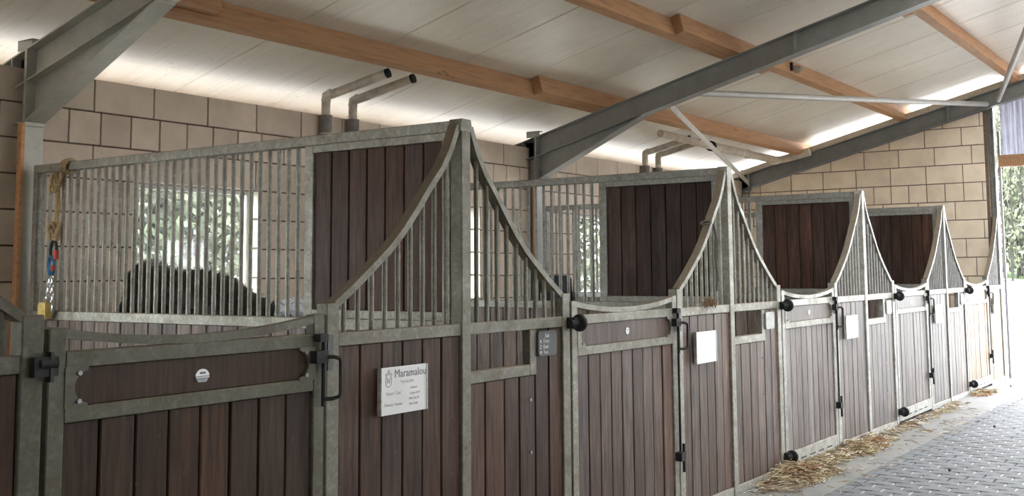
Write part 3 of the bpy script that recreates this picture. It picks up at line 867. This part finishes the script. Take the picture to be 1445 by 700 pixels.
    hp = [(xl, -.035, 1.258), (xl + .03, -.055, 1.258), (xl + .055, -.065, 1.25), (xl + .06, -.067, 1.235), (xl + .06, -.067, 1.11), (xl + .055, -.065, 1.096), (xl + .03, -.05, 1.088), (xl, -.035, 1.088)]
    MB().tube(hp, .0085, 8).build('bolt_handle', blacksteel_m, l, smooth=True)
    MB().box(xl - .055, xl + .012, -.045, -.004, 1.235, 1.285).build('bolt_guide', black_m, l)
    MB().box(xl - .03, xl + .015, -.04, -.004, 1.32, 1.352).build('bolt_guide', black_m, l)
    MB().box(xl + .03, xl + .062, -.022, -.004, 1.20, 1.345).build('keeper', zinc_m, t, color=(.10, .10, .095))
    if k > -1:
        MB().tube([(xl + .012, -.022, .42), (xl + .012, -.022, 1.07)], .0075, 8).build('bolt_rod', blacksteel_m, t, smooth=True)
        l = MB().box(xl - .03, xl + .035, -.05, -.004, .375, .43).build('foot_bolt', black_m, t)
        MB().tube([(xl + .03, -.035, .30), (xl + .03, -.035, .48)], .010, 8).build('bolt_handle', black_m, l, smooth=True)
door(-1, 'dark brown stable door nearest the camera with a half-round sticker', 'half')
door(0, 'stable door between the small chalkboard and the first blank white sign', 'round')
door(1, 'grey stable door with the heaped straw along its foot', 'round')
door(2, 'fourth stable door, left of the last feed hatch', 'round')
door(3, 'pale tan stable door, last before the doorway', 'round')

# ------------------------------------------------------------------ signs and boards
def text(body, size, mt, parent, loc, name='lettering', sx=1.0):
    cu = bpy.data.curves.new(name, 'FONT'); cu.body = body; cu.size = size; cu.extrude = .0003; cu.materials.append(mt); cu.resolution_u = 2
    tmp = bpy.data.objects.new(name, cu); C.objects.link(tmp)
    me = bpy.data.meshes.new_from_object(tmp.evaluated_get(bpy.context.evaluated_depsgraph_get()))
    bpy.data.objects.remove(tmp); bpy.data.curves.remove(cu)
    me.transform(Matrix.Rotation(PI / 2, 4, 'X') @ Matrix.Diagonal((sx, 1, 1, 1)))
    return link(name, me, parent, loc)
def signboard(x0, x1, z0, z1, label, mt=white_m):
    cx, cz = (x0 + x1) / 2, (z0 + z1) / 2; w, h = (x1 - x0) / 2, (z1 - z0) / 2
    o = piece('name_board', 2 * w, .006, 2 * h, (cx, -.022, cz), mt, None, None, .001)
    tag(o, label, 'sign', 'white name boards')
    MB().box(-w - .004, -w + .001, -.003, .02, -h, h).build('holder_edge', galv_m, o, color=(.45, .45, .44))
    MB().box(w - .001, w + .006, -.006, .02, -h, h).build('holder_edge', galv_m, o, color=(.45, .45, .44))
    return o
sb = signboard(-.634, -.329, .978, 1.184, 'lettered white board with a crest and the name on top, on the front planks')
fy = -.0036
text('Maramalou', .050, ink_m, sb, (-.070, fy, .056), sx=.98)
text('* 01.05.2012', .018, faint_m, sb, (-.03, fy, .028))
text('Vater: Cari', .022, faint_m, sb, (-.125, fy, -.018))
text('Carismo', .015, faint_m, sb, (.035, fy, .0))
text('Gasira R-M', .015, faint_m, sb, (.035, fy, -.025))
text('Mutter: Hanna', .02, faint_m, sb, (-.135, fy, -.066))
text('Miss Ray M', .015, faint_m, sb, (.03, fy, -.048))
text('Max Hella', .015, faint_m, sb, (.03, fy, -.072))
crest = MB()
ex, ez = -.108, .052
crest.tube([(ex + .020 * math.cos(2 * PI * i / 20), fy + .001, ez - .006 + .028 * math.sin(2 * PI * i / 20)) for i in range(20)], .0018, 4, True)
crest.tube([(ex - .022, fy + .001, ez + .016), (ex - .014, fy + .001, ez + .026), (ex - .006, fy + .001, ez + .026), (ex, fy + .001, ez + .042), (ex + .006, fy + .001, ez + .026), (ex + .014, fy + .001, ez + .026), (ex + .022, fy + .001, ez + .016)], .0018, 4)
crest.tube([(ex - .011, fy + .001, ez + .008), (ex - .006, fy + .001, ez - .018), (ex, fy + .001, ez + .002), (ex + .006, fy + .001, ez - .018), (ex + .011, fy + .001, ez + .008)], .0018, 4)
crest.build('crest', ink_m, sb)
signboard(2.521, 2.832, .968, 1.181, 'blank white sign right of the second stable door, near the middle')
signboard(5.648, 5.977, .962, 1.172, 'blank white sign right of the door with straw at its foot')
signboard(9.5 - .67, 9.5 - .36, .965, 1.175, 'blank white sign right of the fourth stable door')
signboard(12.667 - .66, 12.667 - .33, .965, 1.185, 'pale sign on the last tan panel beside the doorway')
def slate(x0, x1, z0, z1, label, mt):
    w, h, r = (x1 - x0) / 2, (z1 - z0) / 2, .018
    poly = []
    for (cx, cz, a0) in ((w - r, h - r, 0), (-w + r, h - r, PI / 2), (-w + r, -h + r, PI), (w - r, -h + r, 1.5 * PI)):
        for i in range(4): poly.append((cx + r * math.cos(a0 + i * PI / 6), cz + r * math.sin(a0 + i * PI / 6)))
    o = MB().prism(poly, 'y', .006, -.004, .002, .002).build('small_board', mt, None, ((x0 + x1) / 2, -.012, (z0 + z1) / 2))
    return tag(o, label, 'board', 'small boards beside the feed hatches')
s0 = slate(.613, .793, 1.148, 1.281, 'small dark chalkboard with handwritten lines beside the first feed hatch', slate_m)
fy = -.0046
text('Suli', .03, chalk_m, s0, (-.03, fy, .032))
text('A  Dem', .028, chalk_m, s0, (-.078, fy, .004)); text('Z  Duit', .028, chalk_m, s0, (-.078, fy, -.026)); text('M  Tem', .026, chalk_m, s0, (-.078, fy, -.055))
pale_slate = plain('pale_board', (.48, .48, .48), .6, 0, .2, 25)
slate(3.166 + .605, 3.166 + .775, 1.14, 1.27, 'pale grey mottled board beside the second feed hatch', pale_slate)
slate(6.333 + .625, 6.333 + .79, 1.14, 1.275, 'pale grey board beside the third feed hatch', pale_slate)
slate(9.5 + .64, 9.5 + .79, 1.14, 1.275, 'pale grey board beside the fourth feed hatch', pale_slate)

# ------------------------------------------------------------------ rope, chain, salt lick on the first partition
ry = 3.335
rp_ = thing('rope', 'knotted jute rope hanging from the first partition top rail', 'rope', (-.05, ry, 2.32))
for i in range(3):
    y = -.03 + i * .026
    MB().tube([(.05 + .048 * math.cos(a), y + .008 * math.sin(a * 2), -.0 + .046 * math.sin(a)) for a in [2 * PI * j / 14 for j in range(14)]], .011, 6, True).build('wrap', rope_m, rp_, smooth=True)
def knot(c, R, name='knot'):
    pts = []
    for j in range(28):
        q = 2 * PI * j / 28
        pts.append((c[0] + R * .55 * (math.sin(q) + 2 * math.sin(2 * q)) * .4, c[1] + R * .55 * (math.cos(q) - 2 * math.cos(2 * q)) * .4, c[2] - R * .7 * math.sin(3 * q)))
    MB().tube(pts, .014, 6, True).build(name, rope_m, rp_, smooth=True)
knot((-.012, .03, -.09), .055); knot((-.012, .055, -.14), .045)
MB().tube([(0, .02, -.06), (-.01, .03, -.12), (-.005, .04, -.3), (0, .045, -.43)], .012, 7).build('strand', rope_m, rp_, smooth=True)
MB().tube([(0, .05, -.1), (.004, .02, -.25), (0, .04, -.42)], .009, 7).build('strand', rope_m, rp_, smooth=True)
knot((-.008, .045, -.42), .06); knot((-.004, .05, -.455), .045)
MB().tube([(0, .048, -.45), (0, .05, -.51)], .012, 6).build('strand', rope_m, rp_, smooth=True)
ch = thing('chain', 'steel chain hanging from the knotted rope by a blue carabiner', 'chain', (-.06, ry + .05, 1.76))
def ring(c, ry_, rz_, r, mt, name, tilt=0, n=16):
    pts = [(c[0] + math.sin(tilt) * ry_ * math.cos(2 * PI * i / n), c[1] + math.cos(tilt) * ry_ * math.cos(2 * PI * i / n), c[2] + rz_ * math.sin(2 * PI * i / n)) for i in range(n)]
    return MB().tube(pts, r, 6, True).build(name, mt, ch, smooth=True)
ring((0, 0, .0), .034, .062, .011, blacksteel_m, 'carabiner')
ring((0, .022, -.10), .030, .060, .012, blue_m, 'carabiner')
MB().box(-.014, .010, -.046, -.02, -.06, -.0).build('gate_sleeve', red_m, ch); MB().box(-.014, .008, -.018, .004, -.135, -.095).build('gate_sleeve', red_m, ch)
for s_ in (0, 1):
    for i in range(9):
        f = i / 8
        y = .03 + (.055 * f if s_ == 0 else -.02 - .018 * f)
        ring((-.004 if i % 2 else .004, y, -.175 - .029 * i), .011, .021, .0048, chain_m, 'link', .15 if i % 2 else 1.1, 10)
tg = MB().prism([(-.04, -.05), (.045, -.055), (.05, .03), (.03, .055), (-.035, .05)], 'x', -.03, .03, .012, .012).build('salt_lick', salt_m, None, (-.07, ry + .10, 1.365))
tag(tg, 'yellow salt lick hanging on the chain behind the near door post', 'salt lick')
MB().tube([(0, -.01, .05), (0, -.005, .075), (0, .015, .08), (0, .02, .05)], .005, 6).build('string', rope_m, tg, smooth=True)
# twist of twine tied round the second front's arm and a tuft on its rail
tw = MB()
tw.tube([(3.1665 - .345 + .03 * math.cos(2 * PI * i / 12), .027 + .037 * math.sin(2 * PI * i / 12), 1.93 + .012 * math.cos(2 * PI * i / 12)) for i in range(12)], .008, 6, True)
tw.tube([(3.1665 - .31, -.012, 1.92), (3.1665 - .27, -.014, 1.84), (3.1665 - .285, -.01, 1.7), (3.1665 - .265, -.012, 1.58), (3.1665 - .27, -.01, 1.45)], .007, 6)
tw.tube([(3.1665 - .31, -.012, 1.92), (3.1665 - .25, -.014, 1.80), (3.1665 - .265, -.01, 1.66), (3.1665 - .245, -.012, 1.52)], .006, 6)
tag(tw.build('twine', plain('dark_twine', (.10, .085, .065), .9, 0, .3, 60), None, smooth=True), 'dark twine tied round the curved arm of the second tall post', 'twine')
rs = random.Random(11)
tf = MB()
for i in range(70):
    c = Vector((3.1665 - .42 + rs.gauss(0, .035), -.02 + rs.gauss(0, .012), 1.355 + abs(rs.gauss(0, .016)))); d = Vector((rs.gauss(0, 1), rs.gauss(0, .5), rs.gauss(0, .6))).normalized() * rs.uniform(.02, .05)
    tf.tube([c - d, c + d], .002, 3)
tag(tf.build('hay_tuft', plain('brown_hay', (.22, .12, .06), .9, 0, .3)), 'brown hay tuft caught on the rail left of the second tall post', 'hay', kind='stuff')

# ------------------------------------------------------------------ horse in the second stall
def skin_obj(name, joints, edges, mt, parent=None, root=0, sub=2):
    me = bpy.data.meshes.new(name); me.from_pydata([j[0] for j in joints], edges, []); me.materials.append(mt)
    o = link(name, me, parent)
    sk = o.modifiers.new('skin', 'SKIN'); sk.use_smooth_shade = True; sk.branch_smoothing = .6
    layer = me.skin_vertices[0] if me.skin_vertices else None
    if layer is None:
        bm = bmesh.new(); bm.from_mesh(me); bm.verts.layers.skin.verify(); bm.to_mesh(me); bm.free(); layer = me.skin_vertices[0]
    for i, j in enumerate(joints):
        r = j[1]; layer.data[i].radius = r if isinstance(r, tuple) else (r, r); layer.data[i].use_root = (i == root)
    ss = o.modifiers.new('sub', 'SUBSURF'); ss.levels = sub; ss.render_levels = sub
    return o
hx = .66
H = []; E_ = []
def J(p, r, par=None):
    H.append(((p[0], p[1], p[2]), r)); i = len(H) - 1
    if par is not None: E_.append((par, i))
    return i
pelvis = J((0, 3.16, 1.49), (.27, .31))
loin = J((0, 2.93, 1.42), (.27, .29), pelvis)
belly = J((0, 2.62, 1.30), (.28, .30), loin)
rib = J((0, 2.32, 1.20), (.27, .29), belly)
sho = J((0, 2.08, 1.13), (.22, .27), rib)
nk1 = J((0.02, 1.86, 1.12), (.13, .20), sho)
nk2 = J((0.05, 1.62, 1.10), (.10, .16), nk1)
poll = J((0.08, 1.40, 1.10), (.09, .12), nk2)
face = J((0.09, 1.22, .95), (.08, .10), poll)
muz = J((0.10, 1.08, .78), (.055, .06), face)
croup = J((0, 3.40, 1.47), (.25, .31), pelvis)
for s in (-1, 1):
    a = J((s * .15, 3.28, 1.02), (.13, .17), pelvis); a = J((s * .15, 3.30, .78), (.085, .10), a)      # stifle, forward
    a = J((s * .15, 3.50, .52), (.05, .06), a); a = J((s * .15, 3.50, .14), .04, a); a = J((s * .15, 3.45, .06), .055, a); J((s * .15, 3.42, .03), .06, a)
    a = J((s * .15, 2.10, .85), (.09, .11), sho); a = J((s * .15, 2.10, .50), .055, a); a = J((s * .15, 2.11, .14), .038, a); a = J((s * .15, 2.08, .06), .05, a); J((s * .15, 2.05, .03), .058, a)
horse = skin_obj('horse', H, E_, coat_m, None, pelvis)
horse.location = (hx, 0, .02)
tag(horse, 'dark shaggy horse behind the grille of the first partition, head lowered', 'horse')
# ears, tail, mane, shaggy topline, pale cloth
for s in (-1, 1): MB().tube([(.08 + s * .06, 1.42, 1.20), (.08 + s * .075, 1.41, 1.27), (.08 + s * .07, 1.40, 1.33)], [.03, .028, .004], 8).build('ear', coat_m, horse, smooth=True)
MB().tube([(0, 3.50, 1.48), (0, 3.62, 1.26), (0, 3.66, .9), (0, 3.64, .5)], [.05, .07, .08, .02], 8).build('tail', coat_m, horse, smooth=True)
for s in (-1, 1): MB().tube([(.085 + s * .075, 1.30, 1.03), (.085 + s * .09, 1.30, 1.03)], [.02, .008], 8).build('eye', black_m, horse, smooth=True)
rh = random.Random(21); hair = MB()
dg = bpy.context.evaluated_depsgraph_get(); ev = horse.evaluated_get(dg); hm = ev.to_mesh()
up_polys = [(p.center.copy(), p.normal.copy(), p.area) for p in hm.polygons if p.center.z > .95]
ev.to_mesh_clear()
for (c, n, ar) in up_polys:
    for _ in range(max(1, int(ar * 9000)) if len(hair.f) < 60000 else 0):
        p = c + Vector((rh.uniform(-1, 1), rh.uniform(-1, 1), rh.uniform(-1, 1))) * .018
        d = (n + Vector((rh.gauss(0, .5), rh.gauss(.35, .5), rh.gauss(-.2, .4)))).normalized() * rh.uniform(.012, .032)
        sdv = n.cross(d); sdv = (sdv.normalized() if sdv.length > 1e-5 else Vector((1, 0, 0))) * .0022
        hair.add([p - sdv, p + sdv, p + d], [(0, 1, 2)])
o = hair.build('shaggy_coat', coat_m, horse); o['kind'] = 'stuff'
mb = MB(); vs = []; fs = []; nu, nv = 11, 9
for i in range(nu):
    y = 1.58 + .36 * i / (nu - 1)
    for j in range(nv):
        q = -1.15 + 2.3 * j / (nv - 1)
        R = .165 + .012 * math.sin(i * 1.7 + j * 2.1); topz = 1.245 + .012 * math.sin(i * 1.3)
        vs.append((.03 + R * math.sin(q), y, topz + .175 * math.cos(q) - .0))
for i in range(nu - 1):
    for j in range(nv - 1): fs.append((i * nv + j, i * nv + j + 1, (i + 1) * nv + j + 1, (i + 1) * nv + j))
cl = mb.add(vs, fs).build('neck_cloth', cloth_m, None, (hx, 0, .02), smooth=True)
md = cl.modifiers.new('thick', 'SOLIDIFY'); md.thickness = .008
tag(cl, "white and blue patterned cloth lying over the dark horse's neck", 'cloth')

# black rug over the rail of the third partition
mb = MB(); vs = []; fs = []; nu = 12
prof = [(-.05, -.30), (-.048, -.12), (-.04, .10), (-.03, .20), (0, .235), (.03, .2), (.045, 0), (.05, -.3)]
for i in range(nu):
    y = .42 * i / (nu - 1)
    for (xx, zz) in prof: vs.append((xx * (1 + .25 * math.sin(i * 1.9)), y, zz + (.015 * math.sin(i * 1.1) if zz < .1 else 0)))
n = len(prof)
for i in range(nu - 1):
    for j in range(n - 1): fs.append((i * n + j, i * n + j + 1, (i + 1) * n + j + 1, (i + 1) * n + j))
rg = mb.add(vs, fs).build('horse_rug', rug_m, None, (2 * P - .10, 3.30, 1.30), smooth=True)
rg.modifiers.new('thick', 'SOLIDIFY').thickness = .012
tag(rg, 'black horse rug hanging beside the grille of the third partition', 'rug')
MB().box(-.064, -.056, .30, .318, -.25, .12).box(-.064, -.056, .345, .355, -.28, .05).build('strap', chain_m, rg)

# ------------------------------------------------------------------ straw on the floor
def straw(name, x0, x1, y0, y1, n, hmax, label, seed, cx=None):
    r = random.Random(seed); mb = MB()
    X0, Y0 = (x0 + x1) / 2, (y0 + y1) / 2
    for i in range(n):
        if cx: x = min(max(r.gauss(cx[0], cx[1]), x0), x1)
        else: x = r.uniform(x0, x1)
        u = r.random() ** 1.6; y = y1 + (y0 - y1) * u
        hh = hmax * (1 - u) ** 1.2 * (math.exp(-((x - cx[0]) / cx[1]) ** 2 / 2) if cx else 1)
        z = .004 + r.random() * hh
        a = r.uniform(0, PI); L = r.uniform(.02, .085); tl = r.gauss(0, .3) * (.3 + hh * 8)
        d = Vector((math.cos(a), math.sin(a) * .8, tl * .5)) * L
        b = Vector((r.gauss(0, .02), r.gauss(0, .02), r.uniform(0, .012)))
        p0 = Vector((x, min(y, -.012), z)); pts = [p0 - d, p0 + b, p0 + d]
        pts = [Vector((p.x - X0, min(p.y, -.012) - Y0, max(p.z, .002))) for p in pts]
        mb.tube(pts, r.uniform(.0014, .0036), 3, caps=False)
    o = mb.build(name, straw_m, None, (X0, Y0, 0)); return tag(o, label, 'straw', 'straw along the stable fronts', 'stuff')
straw('straw_pile', 3.2, 4.5, -.34, -.02, 1000, .12, 'heap of straw and brown hay below the hinge of the straw-strewn door', 1, (4.05, .28))
straw('straw_pile', 4.1, 6.3, -.24, -.02, 1000, .055, 'straw drift spread along the foot of the third stable door', 2)
straw('straw_pile', 5.3, 6.2, -.30, -.03, 500, .08, 'reddish hay clump right of the third stable door', 3, (5.6, .2))
straw('straw_wisps', 6.2, 9.6, -.18, -.02, 380, .012, 'thin straw wisps along the foot of the fourth stable door', 4)
straw('straw_pile', 10.3, 11.3, -.22, -.03, 500, .05, 'small straw heap before the last tan stable door', 5, (10.7, .2))
straw('loose_straw', 3.1, 9.0, -.62, -.1, 260, .004, 'loose stalks scattered over the concrete strip', 6)
rc = random.Random(8)
for i, (x, y, lab) in enumerate([(4.9, -1.05, 'dark dung crumb on the pavers in the foreground'), (7.6, -.85, 'dark dung crumb on the pavers farther along the aisle'), (11.7, -.25, 'dark crumb on the concrete near the doorway')]):
    mb = MB(); mb.tube([(-.02, 0, .008), (0, .004, .012), (.022, 0, .007)], [.006, .014, .006], 7)
    tag(mb.build('dung_crumb', plain('dung', (.05, .04, .03), .9), None, (x, y, 0), smooth=True), lab, 'dung')

# ------------------------------------------------------------------ outside
yard = MB()
yard.add([(13.2, -40, -.02), (22, -40, -.02), (62, -40, .9), (13.2, 60, -.02), (22, 60, -.02), (62, 60, .9)], [(0, 1, 4, 3), (1, 2, 5, 4)])
yard.add([(-40, 4.12, -.1), (13.2, 4.12, -.1), (13.2, 40, .3), (-40, 40, .3)], [(0, 1, 2, 3)])
yard.add([(-40, -40, -.1), (13.2, -40, -.1), (13.2, -8.12, -.1), (-40, -8.12, -.1)], [(0, 1, 2, 3)])
yard = struct(yard.build('yard', yard_m))
gb = MB(); gv = []; gf = []
for i in range(9):
    for j in range(41):
        u = i / 8; gv.append((62 + 26 * u, -40 + j * 2.5, .9 + 1.6 * u + .12 * math.sin(j * 1.3 + i)))
for i in range(8):
    for j in range(40): gf.append((i * 41 + j, i * 41 + j + 1, (i + 1) * 41 + j + 1, (i + 1) * 41 + j))
gb.add(gv, gf)
g = gb.build('lawn', grass_m); tag(g, 'green grass bank beyond the bright yard', 'grass', kind='stuff')
def tree_meshes(seed, h, rad, nb, nl, ls):
    r = random.Random(seed); tr = MB(); lf = MB()
    tr.tube([(0, 0, -.3), (r.uniform(-.1, .1), 0, h * .3), (r.uniform(-.3, .3), r.uniform(-.3, .3), h * .65), (r.uniform(-.4, .4), r.uniform(-.4, .4), h)], [.16 * h / 9, .13 * h / 9, .08 * h / 9, .01], 7)
    for i in range(nb):
        z = h * r.uniform(.12, .9); a = r.uniform(0, 2 * PI); L = rad * r.uniform(.5, 1) * (1.1 - .6 * z / h)
        e = Vector((math.cos(a) * L, math.sin(a) * L, z + L * r.uniform(.3, 1.1)))
        mid = Vector((0, 0, z)).lerp(e, .5) + Vector((0, 0, -.05 * L))
        tr.tube([(0, 0, z), mid, e], [.045, .03, .006], 5)
        for _ in range(nl // nb):
            t = r.uniform(.15, 1.1); c = Vector((0, 0, z)).lerp(e, t) + Vector((r.gauss(0, .35), r.gauss(0, .35), r.gauss(-.05, .35)))
            d1 = Vector((r.gauss(0, 1), r.gauss(0, 1), r.gauss(0, 1))).normalized() * ls * r.uniform(.6, 1.3); d2 = Vector((r.gauss(0, 1), r.gauss(0, 1), r.gauss(0, 1))).normalized() * ls * .6
            lf.add([c - d1, c + d2, c + d1, c - d2], [(0, 1, 2, 3)])
    return tr.mesh('trunk', trunk_m, True), lf.mesh('foliage', leaf_m)
kinds = [tree_meshes(31, 10, 3.0, 34, 1900, .17), tree_meshes(32, 11, 2.6, 40, 1700, .16), tree_meshes(33, 8, 2.6, 34, 4200, .12)]
def tree(x, y, z, kind, s, rot, label, group):
    t = thing('tree', label, 'tree', (x, y, z), group); t.rotation_euler = (0, 0, rot); t.scale = (s, s, s)
    link('trunk', kinds[kind][0], t); f = link('foliage', kinds[kind][1], t); f['kind'] = 'stuff'
rt_ = random.Random(17)
def upright(seed, h, nb, nl, ls):        # slender many-stemmed tree with steep branches
    r = random.Random(seed); tr = MB(); lf = MB()
    for q in range(nb):
        x0, y0 = r.gauss(0, .5), r.gauss(0, .5); x1, y1 = x0 + r.gauss(0, .8), y0 + r.gauss(0, .8); hh = h * r.uniform(.7, 1)
        R0 = r.uniform(.05, .14)
        a = Vector((x0, y0, -.3)); b = Vector((x1, y1, hh))
        tr.tube([a, a.lerp(b, .5) + Vector((r.gauss(0, .1), r.gauss(0, .1), 0)), b], [R0, R0 * .7, .01], 6)
        for _ in range(nl // nb):
            t = r.uniform(.12, 1.05); c = a.lerp(b, t) + Vector((r.gauss(0, .75), r.gauss(0, .75), r.gauss(0, .3)))
            d1 = Vector((r.gauss(0, .6), r.gauss(0, .6), r.gauss(0, 1.2))).normalized() * ls * r.uniform(.6, 1.3); d2 = Vector((r.gauss(0, 1), r.gauss(0, 1), r.gauss(0, 1))).normalized() * ls * .5
            lf.add([c - d1, c + d2, c + d1, c - d2], [(0, 1, 2, 3)])
    return tr.mesh('trunk', trunk_m, True), lf.mesh('foliage', leaf_m)
kinds += [upright(41, 11, 7, 2600, .16), upright(42, 12, 9, 2600, .15)]
L1 = 'slender many-stemmed spring-green tree beyond the yard, seen through the doorway'
for i in range(9):
    x = 60 + (i % 3) * 4 + rt_.uniform(-.6, .6); y = 4.6 + i * .85 + (i % 3) * .6
    tree(x, y, .85 + max(0, x - 62) * .06, 3 + i % 2, rt_.uniform(.9, 1.1), rt_.uniform(0, 6), L1, 'trees beyond the yard')
L3 = 'tall dense tree at the back of the grass bank, behind the slender trees'
for i in range(5):
    tree(84 + (i % 2) * 5, 6.5 + i * 3.0, 2.2, i % 3, 1.5 + .1 * (i % 3), rt_.uniform(0, 6), L3, 'tall trees on the grass bank')
L2 = 'leafy tree outside, behind the first window where the dark horse stands'
L4 = 'leafy tree outside, behind the narrow far window left of the second planked partition'
for i in range(12):
    if i < 7: x = 3.2 + i * .95
    else: x = 14.2 + (i - 7) * 1.25
    y = 9.6 + (i % 3) * 1.7 + rt_.uniform(-.3, .3)
    tree(x, y, -.9, 2, rt_.uniform(.75, .95), rt_.uniform(0, 6), L2 if i < 7 else L4, 'trees outside the first window' if i < 7 else 'trees outside the far window')
